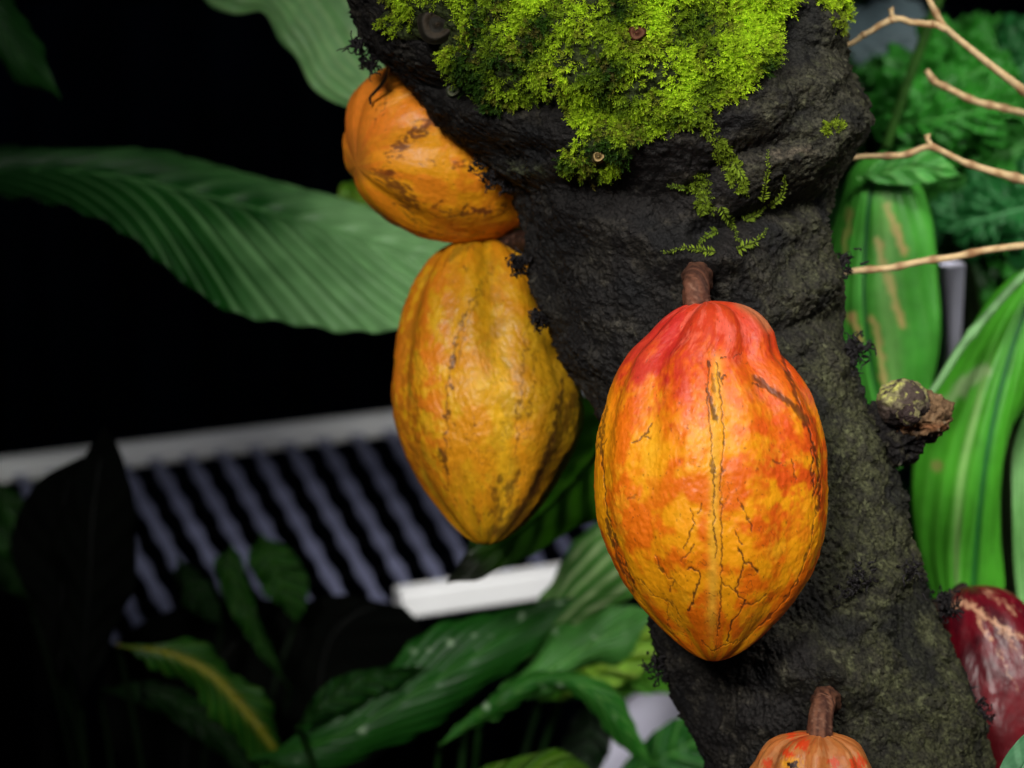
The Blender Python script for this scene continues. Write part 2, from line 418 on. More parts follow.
def moss_col(x, y, r):
    q = np.array([[x*.022, y*.022, 0]])
    n = float(pn(q, 61)[0]); n2 = float(pn(q*2.3, 62)[0])
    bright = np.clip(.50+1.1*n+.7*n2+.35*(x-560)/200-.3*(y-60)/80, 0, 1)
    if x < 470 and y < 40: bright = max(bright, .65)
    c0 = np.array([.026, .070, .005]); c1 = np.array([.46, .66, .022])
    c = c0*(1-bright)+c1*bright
    n4 = float(pn(q*1.6, 64)[0])
    if n4 > .2 and r.random() < .5: c = c*.5+np.array([.13, .085, .02])*.6
    return c*r.uniform(.75, 1.25)
mm = (mossm[:810, :460].ravel() > .5) & (fn@FW < .15) & (fpy > -170)
cand = np.nonzero(mm)[0]
# even out by pixel area: thin where the mesh is dense
dens = fbm(fv[cand]*45, 2, 71); w_ = np.clip(.62+1.5*dens+.4*(fpx[cand]-560)/200+.0*fpy[cand], .12, 1.2)
hole = np.minimum(np.hypot(fpx[cand]-437, fpy[cand]-27)/24, np.hypot(fpx[cand]-598, fpy[cand]-158)/9)
hole = np.minimum(hole, np.hypot(fpx[cand]-637, fpy[cand]-33)/9)
w_ = w_*(hole > 1)
sel = rng.choice(cand, size=11500, replace=False, p=w_/w_.sum())
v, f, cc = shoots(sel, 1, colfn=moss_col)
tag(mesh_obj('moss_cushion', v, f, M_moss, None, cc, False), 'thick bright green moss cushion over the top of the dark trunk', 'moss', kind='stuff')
def small_tuft(pts, rad, n, seed, label, Lr=(.003, .005), bright=.6):
    dist = segdist(fpx, fpy, pts); w = np.nonzero((dist < rad) & vis)[0]
    if len(w) == 0: return
    s = np.random.default_rng(seed).choice(w, size=min(n, len(w)), replace=False)
    v, f, cc = shoots(s, seed, Lr, lambda x, y, r: (np.array([.05, .11, .008])*(1-bright)+np.array([.38, .50, .03])*bright)*r.uniform(.7, 1.25), (9, 13))
    tag(mesh_obj('moss_tuft', v, f, M_moss, None, cc, False), label, 'moss', kind='stuff')
small_tuft([(823, -6), (846, 8), (842, 22)], 11, 220, 5, 'small yellow-green moss tuft on the upper right shoulder of the trunk', bright=.75)
small_tuft([(828, 127), (838, 124)], 6, 40, 6, 'tiny moss speck on the swollen right side of the trunk', (.002, .003))
small_tuft([(702, 116), (716, 140), (728, 160), (742, 186)], 8, 150, 7, 'narrow moss trickle running down from the cushion edge', bright=.5)
small_tuft([(700, 180), (705, 205)], 8, 60, 8, 'short moss clump left of the creeping fronds', bright=.4)
# creeping feathery fronds
def frond(pl, seed, wide=.0042, bright=.5):
    r = np.random.default_rng(seed); L = cr([(a, b, 0) for a, b in pl], 36)
    pts = np.array([surf(a, b)[0]+surf(a, b)[1]*.0012-FW*.0012 for a, b, _ in L])
    ker = np.array([.25, .5, .25])
    for _ in range(3): pts[1:-1] = .25*pts[:-2]+.5*pts[1:-1]+.25*pts[2:]
    V, Fc = tube(pts, np.linspace(.0005, .0002, 36), 5); V = list(V); o = len(V)
    Cc = [np.array([.05, .07, .01])]*o
    T = np.gradient(pts, axis=0); T /= np.linalg.norm(T, axis=1)[:, None]
    for i in range(36):
        for sgn in (-1, 1):
            side = np.cross(T[i], FW)*sgn; side /= np.linalg.norm(side)
            ll = wide*(1-.7*(i/35.0))*r.uniform(.4, 1.15)
            d1 = side*.8+T[i]*r.uniform(.2, 1.1)-FW*r.uniform(-.1, .7); d1 /= np.linalg.norm(d1)
            w = np.cross(d1, FW); w = w/np.linalg.norm(w)*ll*.13
            q0 = pts[i]+T[i]*r.uniform(-.0006, .0006); m = q0+d1*ll*.5
            V += [q0, m+w, q0+d1*ll+FW*ll*.1, m-w]; Fc.append([o, o+1, o+2, o+3]); o += 4
            b = (np.array([.045, .10, .008])*(1-bright)+np.array([.33, .45, .03])*bright)*r.uniform(.6, 1.3)
            Cc += [b]*4
    return mesh_obj('moss_frond', V, Fc, M_moss, None, np.array(Cc), False)
FR = [([(735, 165), (742, 175), (745, 192)], 'short mossy frond at the foot of the moss trickle', .6),
      ([(700, 215), (706, 200), (700, 182)], 'upright frond above left of the pod stalk, leftmost upright one', .5),
      ([(762, 200), (766, 178), (768, 152)], 'tall upright feathery frond right of the moss trickle', .75),
      ([(768, 206), (782, 192), (784, 174)], 'outermost short frond on the right, curving up', .6),
      ([(722, 208), (732, 226), (742, 250)], 'drooping frond right above the main pod stalk', .5),
      ([(716, 254), (692, 250), (662, 251)], 'lowest frond creeping left above the pod stalk', .6),
      ([(736, 250), (752, 243), (766, 230)], 'lowest frond on the right, pointing up and right', .6),
      ([(745, 222), (756, 212), (764, 205)], 'small slanting frond under the tall upright frond', .45),
      ([(690, 190), (680, 186), (668, 184)], 'faint frond pointing left beside the moss clump', .3),
      ([(716, 232), (705, 240), (698, 246)], 'dull short frond just above the lowest left frond', .35)]
for i, (pl, lb, br) in enumerate(FR):
    tag(frond(pl, 100+i, bright=br), lb, 'moss frond', 'feathery moss fronds creeping on the dark bark')

# ------------------------------------------------------------------ PODS
def pod(name, A, B, d0, d1, prof, flat, phase, famp, seed, nt=420, nc=640, side=None, wart=1.0, bulge=None):
    """A/B: photo points of stalk end and tip; prof rows: t, left half width, right half width (photo px)"""
    prof = np.array(prof, float)
    s = (1-np.cos(np.linspace(0, math.pi, nt)))/2
    sp = np.arccos(1-2*prof[:, 0])/math.pi
    fine = np.linspace(0, 1, 1000)
    def pc(col):
        v = np.interp(fine, sp, col); k = np.hanning(61); k /= k.sum()
        e = np.concatenate([-v[60:0:-1][-30:]+2*v[0], v, 2*v[-1]-v[-2:-32:-1]])
        return np.convolve(e, k, 'valid')[:1000]
    sn = np.linspace(0, 1, nt)
    l = np.interp(sn, fine, pc(prof[:, 1])); r = np.interp(sn, fine, pc(prof[:, 2]))
    l[0] = r[0] = l[-1] = r[-1] = 0
    a = P(A[0], A[1], d0); b = P(B[0], B[1], d1)
    ax = b-a; Ln = np.linalg.norm(ax); ax /= Ln
    sd = np.cross(ax, FW); sd /= np.linalg.norm(sd)
    if (sd@RT if side is None else -sd@UP) < 0: sd = -sd
    fr = np.cross(ax, sd); fr /= np.linalg.norm(fr)
    if fr@FW > 0: fr = -fr
    dm = (d0+d1)/2; k = dm/F
    phi = np.concatenate([np.linspace(-1.7, 1.7, int(nc*.78)), np.linspace(1.7, 2*math.pi-1.7, nc-int(nc*.78)+2)[1:-1]])
    nc = len(phi)
    h = (l+r)/2*k; c0 = (r-l)/2*k
    tt, ph = np.meshgrid(s, phi, indexing='ij')
    fa = np.zeros_like(ph)
    for j in range(10):
        c_ = phase+j*math.pi/5+.06*math.sin(3*j)
        dl = (ph-c_+math.pi) % (2*math.pi)-math.pi
        dl = dl+.05*np.sin(tt*6+j)
        amp, wd = (famp[0], .22) if j % 2 == 0 else (famp[1], .13)
        fa += amp*np.exp(-(dl/wd)**2)
    endf = .35+.65*smooth(.55, .1, tt)+.45*smooth(.75, 1.0, tt)
    d = np.stack([np.sin(ph)*1.0, np.cos(ph), tt*3.2], -1)
    wn = fbm(d*3.2, 3, seed)*.020+fbm(d*9, 3, seed+1)*.011+.006*fbm(d*24, 2, seed+2)
    mult = (1-fa*endf)*(1+wn*wart)
    if bulge is not None: mult = mult*bulge(tt, ph)
    X = c0[:, None]+h[:, None]*np.sin(ph)*mult
    Z = h[:, None]*np.cos(ph)*mult*flat
    # pull the ends in a little along the furrows
    al = tt*Ln+fa*h[:, None]*(smooth(.3, 0, tt)*.5-smooth(.8, 1, tt)*.3)
    v = a+al[..., None]*ax+X[..., None]*sd+Z[..., None]*fr
    fpx_, fpy_, _ = toPx(v)
    return v, ph, tt, fa, fpx_, fpy_, d, gridfaces(nt, nc, True)
def cracks(px_, py_, lines, d, seed, jit=3.0):
    wx = px_+jit*fbm(d*14, 3, seed); wy = py_+jit*fbm(d*14, 3, seed+5)
    m = np.zeros(px_.shape)
    for w, s, pl in lines:
        dist = segdist(wx, wy, pl); m = np.maximum(m, s*smooth(w*1.3, w*.35, dist))
    return m
def podface(v): return v.reshape(-1, 3)
BR = np.array([.055, .020, .008])

# ---- the big pod in front
prof = [(0, 0, 0), (.006, 18, 30), (.02, 31, 45), (.045, 44, 57), (.09, 60, 68), (.13, 77, 71), (.15, 82, 73), (.175, 87, 83), (.21, 94, 92), (.26, 101, 103), (.34, 110, 113), (.43, 115, 118),
        (.52, 116, 118), (.60, 113, 117), (.68, 105, 112), (.76, 91, 101), (.84, 72, 82), (.91, 49, 58), (.96, 30, 38), (.985, 17, 22), (1, 0, 0)]
def hb(tt, ph):      # swollen shoulder at the upper right with a notch below it
    return 1+.03*np.exp(-((ph-.15)/.07)**2)*0
v, ph, tt, fa, qx, qy, d, fc = pod('cocoa_pod', (706, 301), (713, 661), 1.425, 1.44, prof, .92, math.radians(36)+.0, (.13, .06), 3, 460, 700, wart=.55)
n1 = fbm(d*2.2, 3, 200); n2 = fbm(d*6, 3, 201); n3 = fbm(d*18, 3, 202)
Y1, Y2, OR, RO, RD, PK = lin(246, 178, 34), lin(246, 160, 16), lin(232, 112, 12), lin(218, 74, 20), lin(186, 34, 34), lin(224, 96, 76)
c = mix(np.broadcast_to(Y2, v.shape), OR, smooth(-.35, .35, n1+.6*n2))
side_r = smooth(-10, 75, qx-715+18*n1)
c = mix(c, RO, np.clip(side_r*smooth(-.4, .3, n2+.3*n3)*smooth(.80, .45, tt)*.8, 0, 1))
c = mix(c, Y1, smooth(.2, .7, pn(d*4+3, 210)+.35*n3)*smooth(0, .4, tt)*.4)
c = mix(c, Y1, np.exp(-((qx-650-8*n2)/10)**2)*smooth(340, 380, qy)*smooth(520, 440, qy)*.8)
c = mix(c, RO, np.exp(-((qx-682-8*n2)/9)**2)*smooth(560, 330, qy)*.45)
redm = smooth(.34, .08, tt+.10*n2+.06*n3-.04)
c = mix(c, RO, redm*.85)
c = mix(c, RD, smooth(.26, .08, tt+.14*n2)*smooth(715, 660, qx+14*n2)*.85)
c = mix(c, RD, smooth(.2, .02, tt+.1*n3)*.6)
c = mix(c, PK, redm*smooth(.0, .5, pn(d*5, 215)+.4*n3)*.7*smooth(640, 690, qx))
c = mix(c, lin(200, 60, 40), np.exp(-((qx-640-6*n3)/11)**2)*smooth(470, 330, qy)*.75)
c = mix(c, Y2, smooth(622, 605, qx+.35*(qy-400)*0)*smooth(500, 440, qy)*.8)
c = mix(c, lin(236, 172, 50), np.exp(-((qx-715+.02*(qy-480))/5.5)**2)*smooth(345, 370, qy)*smooth(660, 600, qy)*.85)
c = mix(c, lin(180, 120, 80), np.exp(-(segdist(qx, qy, [(742, 303), (760, 316), (768, 326)])/6)**2)*.75)
LN = [(1.0, .85, [(709, 362), (707, 390), (711, 430), (714, 470), (714, 520), (716, 560)]),
      (1.0, .8, [(716, 362), (721, 400), (724, 440), (721, 480), (722, 540), (721, 600), (718, 635)]),
      (2.8, .8, [(710, 398), (713, 404), (716, 420)]), (2.2, .7, [(711, 462), (713, 474)]), (2, .5, [(713, 375), (714, 392)]),
      (4.0, .8, [(755, 378), (768, 388), (786, 400), (800, 412), (806, 424)]), (1.2, .8, [(752, 383), (770, 390)]), (2.5, .7, [(790, 405), (808, 420)]),
      (2.6, .75, [(782, 355), (790, 378), (798, 400), (808, 425)]), (1.5, .8, [(808, 425), (815, 450), (820, 480), (818, 510)]),
      (1.1, .9, [(808, 425), (812, 440), (813, 500), (820, 470)]), (1.1, .7, [(818, 500), (812, 540), (798, 580), (775, 612), (745, 640)]),
      (1.2, .8, [(607, 405), (600, 430), (603, 470), (607, 510), (618, 550), (636, 590)]), (2.0, .8, [(606, 520), (618, 560), (634, 592)]),
      (1.2, .6, [(607, 410), (601, 440), (593, 455)]),
      (1.3, .8, [(594, 440), (600, 448), (606, 440)]), (1.4, .8, [(632, 441), (642, 438), (648, 432), (651, 425)]), (1.1, .8, [(640, 437), (650, 438)]),
      (1.0, .8, [(692, 508), (694, 524), (688, 540), (684, 548)]), (1.1, .85, [(682, 560), (690, 552), (694, 545)]),
      (1.3, .9, [(688, 570), (698, 570), (699, 582), (694, 592), (692, 606), (688, 612)]), (1, .7, [(655, 555), (662, 572), (674, 580), (668, 592)]),
      (1, .6, [(640, 580), (654, 596), (672, 602), (680, 615)]), (.9, .6, [(668, 600), (668, 625), (676, 640)]),
      (1.3, .9, [(738, 548), (744, 562), (752, 564), (758, 572)]), (1.3, .9, [(744, 565), (738, 580), (736, 590), (744, 600), (740, 612), (730, 625), (728, 640)]),
      (1, .8, [(738, 497), (748, 520), (752, 530)]), (1, .8, [(734, 530), (742, 545)]), (1, .7, [(722, 582), (736, 590)]),
      (1, .7, [(740, 604), (756, 604), (765, 596)]), (1, .6, [(700, 640), (712, 652), (726, 645), (742, 640)]), (1.1, .8, [(697, 512), (702, 505)]),
      (1.1, .8, [(719, 373), (723, 384)]), (1.5, .9, [(721, 378), (725, 376)]), (1.4, .9, [(722, 358), (724, 357)]), (1, .7, [(792, 460), (796, 480)]),
      (2.2, .7, [(773, 461), (780, 463)]), (2, .5, [(628, 498), (634, 496)]), (1, .6, [(733, 357), (742, 353)])]
LN = [(w*.85, s_, p_) for w, s_, p_ in LN]
cm = cracks(qx, qy, LN, d, 300, 2.6)
# fine cracking, only near the lower end
fn_ = np.abs(fbm(d*9, 2, 305))
net = smooth(.045, .0, fn_)*smooth(.5, .8, tt+.3*n1)*smooth(-.05, .25, pn(d*4, 306))
spk = smooth(.55, .66, pn(d*34, 308))*.45
c = mix(c, BR, np.clip(np.maximum(cm, np.maximum(net*.8, spk)), 0, 1))
c = mix(c, lin(190, 120, 20), smooth(.93, 1.0, tt)*.35)
vv = v-((cm*.0006)[..., None])*(-FW)
p1 = empty('cocoa_pod')
tag(p1, 'large ripe orange-yellow cocoa pod with red shoulders hanging in front of the trunk', 'cocoa pod', 'cocoa pods on the trunk')
mesh_obj('pod_shell', vv.reshape(-1, 3), fc, M_pod, p1, c.reshape(-1, 3))
def stalk(parent, pts, rads, seed, cols=(lin(120, 78, 58), lin(70, 42, 34)), n=28, m=90):
    pth = cr([tuple(p) for p in pts], m)
    # chord spacing in world units
    v, f = tube(pth, np.interp(np.linspace(0, 1, m), np.linspace(0, 1, len(rads)), rads), n)
    a = np.tile(np.arange(n), m); rr = 1+.05*np.sin(a*2*math.pi/n*7)+.06*pn(v*700, seed)
    c0 = np.repeat(pth, n, axis=0); v = c0+(v-c0)*rr[:, None]
    nn = pn(np.stack([np.cos(a*2*math.pi/n)*4, np.sin(a*2*math.pi/n)*4, np.repeat(np.arange(m), n)*.05], -1), seed)
    col = mix(np.broadcast_to(cols[0], v.shape), cols[1], smooth(-.3, .4, nn))
    col = mix(col, lin(150, 112, 92), smooth(.2, .6, pn(v*900, seed+1))*.5)
    o = mesh_obj('pod_stalk', v, f, M_stem, parent, col); return o
sp_, sn_ = surf(697, 275); sdist = float(toPx(sp_)[2])
stalk(p1, [P(698, 279, sdist+.012), P(697, 276, sdist-.004), P(696, 278, 1.437), P(696, 288, 1.428), P(697, 301, 1.427), P(699, 309, 1.430)], [.0085, .0078, .0066, .0060, .0066, .0072], 5, cols=(lin(104, 66, 50), lin(62, 38, 30)))

# ---- second pod, left, behind the trunk edge
D2 = 1.63
prof = [(0, 0, 0), (.01, 22, 24), (.03, 38, 38), (.07, 53, 52), (.13, 66, 66), (.21, 77, 78), (.31, 85, 87), (.42, 90, 94), (.52, 92, 104), (.60, 89, 103), (.69, 82, 96), (.78, 69, 77), (.86, 53, 61), (.93, 36, 41), (.975, 21, 23), (1, 0, 0)]
v, ph, tt, fa, qx, qy, d, fc = pod('cocoa_pod', (478, 238), (487, 545), D2+.005, D2-.01, prof, .95, math.radians(12), (.16, .05), 13, 380, 600, wart=.75)
n1 = fbm(d*2.2, 3, 230); n2 = fbm(d*6, 3, 231); n3 = fbm(d*18, 3, 232)
c = mix(np.broadcast_to(lin(208, 150, 20), v.shape), lin(212, 132, 18), smooth(-.3, .35, n1+.5*n2)*.7)
c = mix(c, lin(206, 104, 22), smooth(470, 420, qx+20*n1)*smooth(-.4, .3, n2+.2)*.75)
c = mix(c, lin(216, 168, 30), smooth(.15, .5, pn(d*4, 236)+.3*n3)*.6)
c = mix(c, lin(226, 172, 30), np.exp(-((qx-505-6*n2)/8)**2)*smooth(300, 340, qy)*.8)
c = mix(c, lin(160, 122, 20), smooth(515, 560, qx+14*n2)*.6)
c = mix(c, lin(70, 34, 12), np.exp(-(segdist(qx+5*n3, qy+5*n2, [(574, 395), (560, 435), (546, 468), (524, 510), (500, 534)])/7)**2)*.75)
c = mix(c, lin(120, 104, 20), np.clip(fa/.16, 0, 1)*smooth(-.4, .3, n2)*.4)
LN = [(1.1, .8, [(486, 275), (462, 320), (450, 370), (447, 430), (447, 490)]), (1.4, .7, [(455, 345), (449, 372)]), (.9, .5, [(494, 262), (470, 318), (458, 360)]),
      (2.2, .8, [(440, 454), (444, 462), (440, 450)]), (1.2, .8, [(444, 455), (448, 470)]),
      (2.5, .8, [(562, 380), (558, 415), (550, 440), (543, 465), (534, 488), (520, 512)]), (4.0, .7, [(552, 440), (542, 470), (532, 495), (512, 518)]),
      (4.5, .65, [(500, 478), (508, 488), (516, 482), (520, 474)]), (3, .6, [(492, 490), (500, 505), (488, 516)]), (3, .6, [(512, 488), (508, 505), (500, 520)]),
      (1.2, .6, [(530, 310), (524, 360), (518, 410), (515, 460)]), (6, .5, [(490, 532), (515, 528), (535, 510)]),
      (4, .45, [(446, 262), (455, 252), (470, 246)]), (1.2, .6, [(470, 500), (480, 520), (478, 535)]), (2.2, .7, [(464, 268), (467, 270)]), (1, .6, [(535, 350), (532, 390), (526, 430)])]
cm = cracks(qx, qy, LN, d, 320, 5)*smooth(-.75, -.1, n2+.35*n3+.25)
net = smooth(.05, 0, np.abs(fbm(d*9, 2, 325)))*smooth(.45, .8, tt+.3*n1+.15*smooth(490, 560, qx))*smooth(-.1, .2, pn(d*4, 326))
spk = smooth(.50, .62, pn(d*30, 328))*smooth(480, 560, qx)*.6+smooth(.58, .66, pn(d*36, 329))*.4
c = mix(c, BR*.8, np.clip(np.maximum(cm, np.maximum(net*.75, spk)), 0, 1))
p2 = empty('cocoa_pod')
tag(p2, 'golden yellow long cocoa pod with a brown-stained right furrow, behind the left edge of trunk', 'cocoa pod', 'cocoa pods on the trunk')
mesh_obj('pod_shell', v.reshape(-1, 3), fc, M_pod, p2, c.reshape(-1, 3))
stalk(p2, [P(482, 243, D2+.012), P(496, 246, D2+.004), P(525, 240, D2-.015), P(560, 236, D2-.05)], [.007, .006, .007, .009], 6, cols=(lin(50, 34, 26), lin(30, 20, 16)))

# ---- third pod, upper left, tip to the left, disappearing behind the burl
D3 = 1.62
prof = [(0, 0, 0), (.02, 30, 30), (.06, 50, 48), (.14, 70, 70), (.25, 86, 84), (.40, 96, 92), (.54, 98, 94), (.67, 99, 91), (.78, 97, 82), (.87, 89, 66), (.926, 79, 50), (.963, 64, 36), (.985, 46, 24), (1, 0, 0)]
v, ph, tt, fa, qx, qy, d, fc = pod('cocoa_pod', (620, 126), (357, 166), D3+.05, D3-.035, prof, .95, math.radians(4), (.15, .025), 23, 380, 600, side=1, wart=.6)
n1 = fbm(d*2.2, 3, 250); n2 = fbm(d*6, 3, 251); n3 = fbm(d*18, 3, 252)
c = mix(np.broadcast_to(lin(248, 166, 24), v.shape), lin(246, 142, 30), smooth(-.3, .35, n1+.5*n2))
c = mix(c, lin(236, 118, 44), smooth(430, 350, qx+20*n1)*smooth(210, 120, qy)*.7)
c = mix(c, lin(214, 140, 20), smooth(170, 220, qy)*.5)
LN = [(7, .8, [(398, 148), (410, 138), (428, 124), (436, 118)]), (1.4, .8, [(386, 164), (390, 152), (402, 142)]),
      (9, .8, [(388, 178), (400, 190), (412, 204)]), (5, .7, [(378, 175), (396, 182), (412, 198), (418, 206)]), (1.2, .7, [(352, 172), (366, 174), (378, 176)]),
      (4, .7, [(436, 208), (452, 212)]), (4.5, .85, [(462, 211), (480, 210), (505, 208)]), (3, .6, [(452, 165), (470, 166), (484, 162)]), (1.5, .6, [(424, 162), (432, 166)]),
      (2, .7, [(396, 196), (410, 215), (430, 232)]), (1.6, .6, [(430, 231), (460, 236), (500, 235)]),
      (1.8, .7, [(386, 92), (389, 94)]), (1.2, .8, [(380, 102), (382, 108), (379, 112)]), (1.5, .7, [(374, 120), (376, 123)])]
cm = cracks(qx, qy, LN, d, 340, 8)*smooth(-.45, .1, n3+.5*n2+.1)
spk = smooth(.60, .68, pn(d*30, 349))*.4
c = mix(c, lin(86, 36, 26), np.clip(np.maximum(cm, spk), 0, 1))
c = mix(c, lin(130, 80, 40), smooth(.985, 1, tt)*.5)
p3 = empty('cocoa_pod')
tag(p3, 'orange cocoa pod at upper left, lying sideways with its tip pointing left', 'cocoa pod', 'cocoa pods on the trunk')
mesh_obj('pod_shell', v.reshape(-1, 3), fc, M_pod, p3, c.reshape(-1, 3))
stalk(p3, [P(618, 126, D3+.05), P(632, 124, D3+.03), P(640, 130, D3-.01)], [.008, .007, .009], 7)

# ---- fourth pod, only its shoulders at the bottom
prof = [(0, 0, 0), (.004, 22, 16), (.016, 40, 30), (.04, 52, 42), (.08, 60, 50), (.12, 65, 56), (.2, 78, 68), (.35, 90, 82), (.5, 92, 88), (.65, 84, 82), (.8, 62, 62), (.9, 40, 42), (.97, 20, 20), (1, 0, 0)]
v, ph, tt, fa, qx, qy, d, fc = pod('cocoa_pod', (821, 733), (806, 1010), 1.445, 1.46, prof, .9, math.radians(16), (.14, .08), 33, 260, 420, wart=.8)
n1 = fbm(d*2.2, 3, 260); n2 = fbm(d*6, 3, 261); n3 = fbm(d*18, 3, 262)
c = mix(np.broadcast_to(lin(206, 128, 66), v.shape), lin(190, 108, 52), smooth(-.3, .35, n1+.5*n2))
c = mix(c, lin(214, 150, 96), smooth(.0, .5, n2)*.6)
rd = np.minimum.reduce([np.hypot(qx-803, qy-743)/9, np.hypot(qx-792, qy-737)/5, np.hypot(qx-788, qy-753)/6, np.hypot(qx-833, qy-762)/6, np.hypot(qx-858, qy-764)/8, np.hypot(qx-768, qy-764)/6])
c = mix(c, lin(226, 62, 20), smooth(1.2, .5, rd+.9*n3)*.9)
c = mix(c, lin(236, 160, 20), smooth(1.1, .5, np.hypot((qx-792)/13, (qy-764)/7)+.6*n3)*.8)
c = mix(c, lin(40, 16, 10), smooth(1.1, .6, np.hypot((qx-792)/6, (qy-765)/3.5)+.9*n3))
c = mix(c, lin(150, 84, 44), np.clip(fa/.14, 0, 1)*.35)
p4 = empty('cocoa_pod')
tag(p4, 'pale brownish orange cocoa pod at the bottom edge, only its red-spotted shoulders in view', 'cocoa pod', 'cocoa pods on the trunk')
mesh_obj('pod_shell', v.reshape(-1, 3), fc, M_pod, p4, c.reshape(-1, 3))
sp_, sn_ = surf(828, 700); sdist = float(toPx(sp_)[2])
stalk(p4, [P(827, 702, sdist+.012), P(826, 700, sdist-.004), P(824, 702, 1.456), P(821, 718, 1.448), P(820, 736, 1.446), P(820, 742, 1.452)], [.0085, .0078, .0066, .0058, .0064, .007], 8)

# ---- the dark red pod behind the right edge
D5 = 1.66
prof = [(0, 0, 0), (.006, 10, 18), (.025, 22, 34), (.06, 34, 48), (.12, 46, 60), (.2, 56, 70), (.32, 66, 80), (.48, 72, 84), (.62, 70, 80), (.76, 58, 66), (.88, 38, 44), (.96, 20, 22), (1, 0, 0)]
v, ph, tt, fa, qx, qy, d, fc = pod('cocoa_pod', (966, 587), (1030, 880), D5, D5-.01, prof, .95, math.radians(10), (.07, .03), 43, 300, 460, wart=.35)
n1 = fbm(d*2.2, 3, 270); n2 = fbm(d*6, 3, 271); n3 = fbm(d*18, 3, 272)
c = mix(np.broadcast_to(lin(98, 10, 24), v.shape), lin(66, 6, 18), smooth(-.3, .35, n1+.5*n2))
c = mix(c, lin(112, 26, 30), smooth(640, 740, qy)*.5)
LN = [(4.5, .8, [(950, 606), (962, 603), (972, 606)]), (3, .75, [(972, 606), (985, 616), (1000, 626), (1024, 640)]), (2.2, .7, [(975, 607), (982, 626), (992, 640)]),
      (2.5, .6, [(985, 592), (1000, 600), (1016, 612)]), (1.2, .6, [(998, 650), (1008, 670), (1018, 690)]), (2, .6, [(1000, 628), (1012, 645), (1024, 655)])]
cm = cracks(qx, qy, LN, d, 360, 5)*smooth(-.3, .25, n3+.5*n2+.2)
c = mix(c, lin(206, 158, 124), np.clip(cm, 0, 1))
c = mix(c, lin(180, 80, 90), smooth(.6, .7, pn(d*40, 366))*.5)
p5 = empty('cocoa_pod')
tag(p5, 'glossy dark red cocoa pod with tan scars behind the lower right edge of trunk', 'cocoa pod', 'cocoa pods on the trunk')
mesh_obj('pod_shell', v.reshape(-1, 3), fc, M_podw, p5, c.reshape(-1, 3))
stalk(p5, [P(966, 590, D5+.006), P(955, 596, D5+.002), P(935, 606, D5-.02), P(905, 615, D5-.06)], [.005, .004, .005, .007], 9, cols=(lin(40, 28, 24), lin(26, 18, 16)))

# dangling rootlet on the upper pod
pth = cr([(389, 62, 1.535), (387, 74, 1.552), (382, 84, 1.556), (374, 93, 1.562), (370, 98, 1.566), (371, 104, 1.568)], 30)
v, f = tube(P(pth[:, 0], pth[:, 1], pth[:, 2]), np.linspace(.0011, .0007, 30), 8)
mesh_obj('dangling_rootlet', v, f, M_thread, trunk)

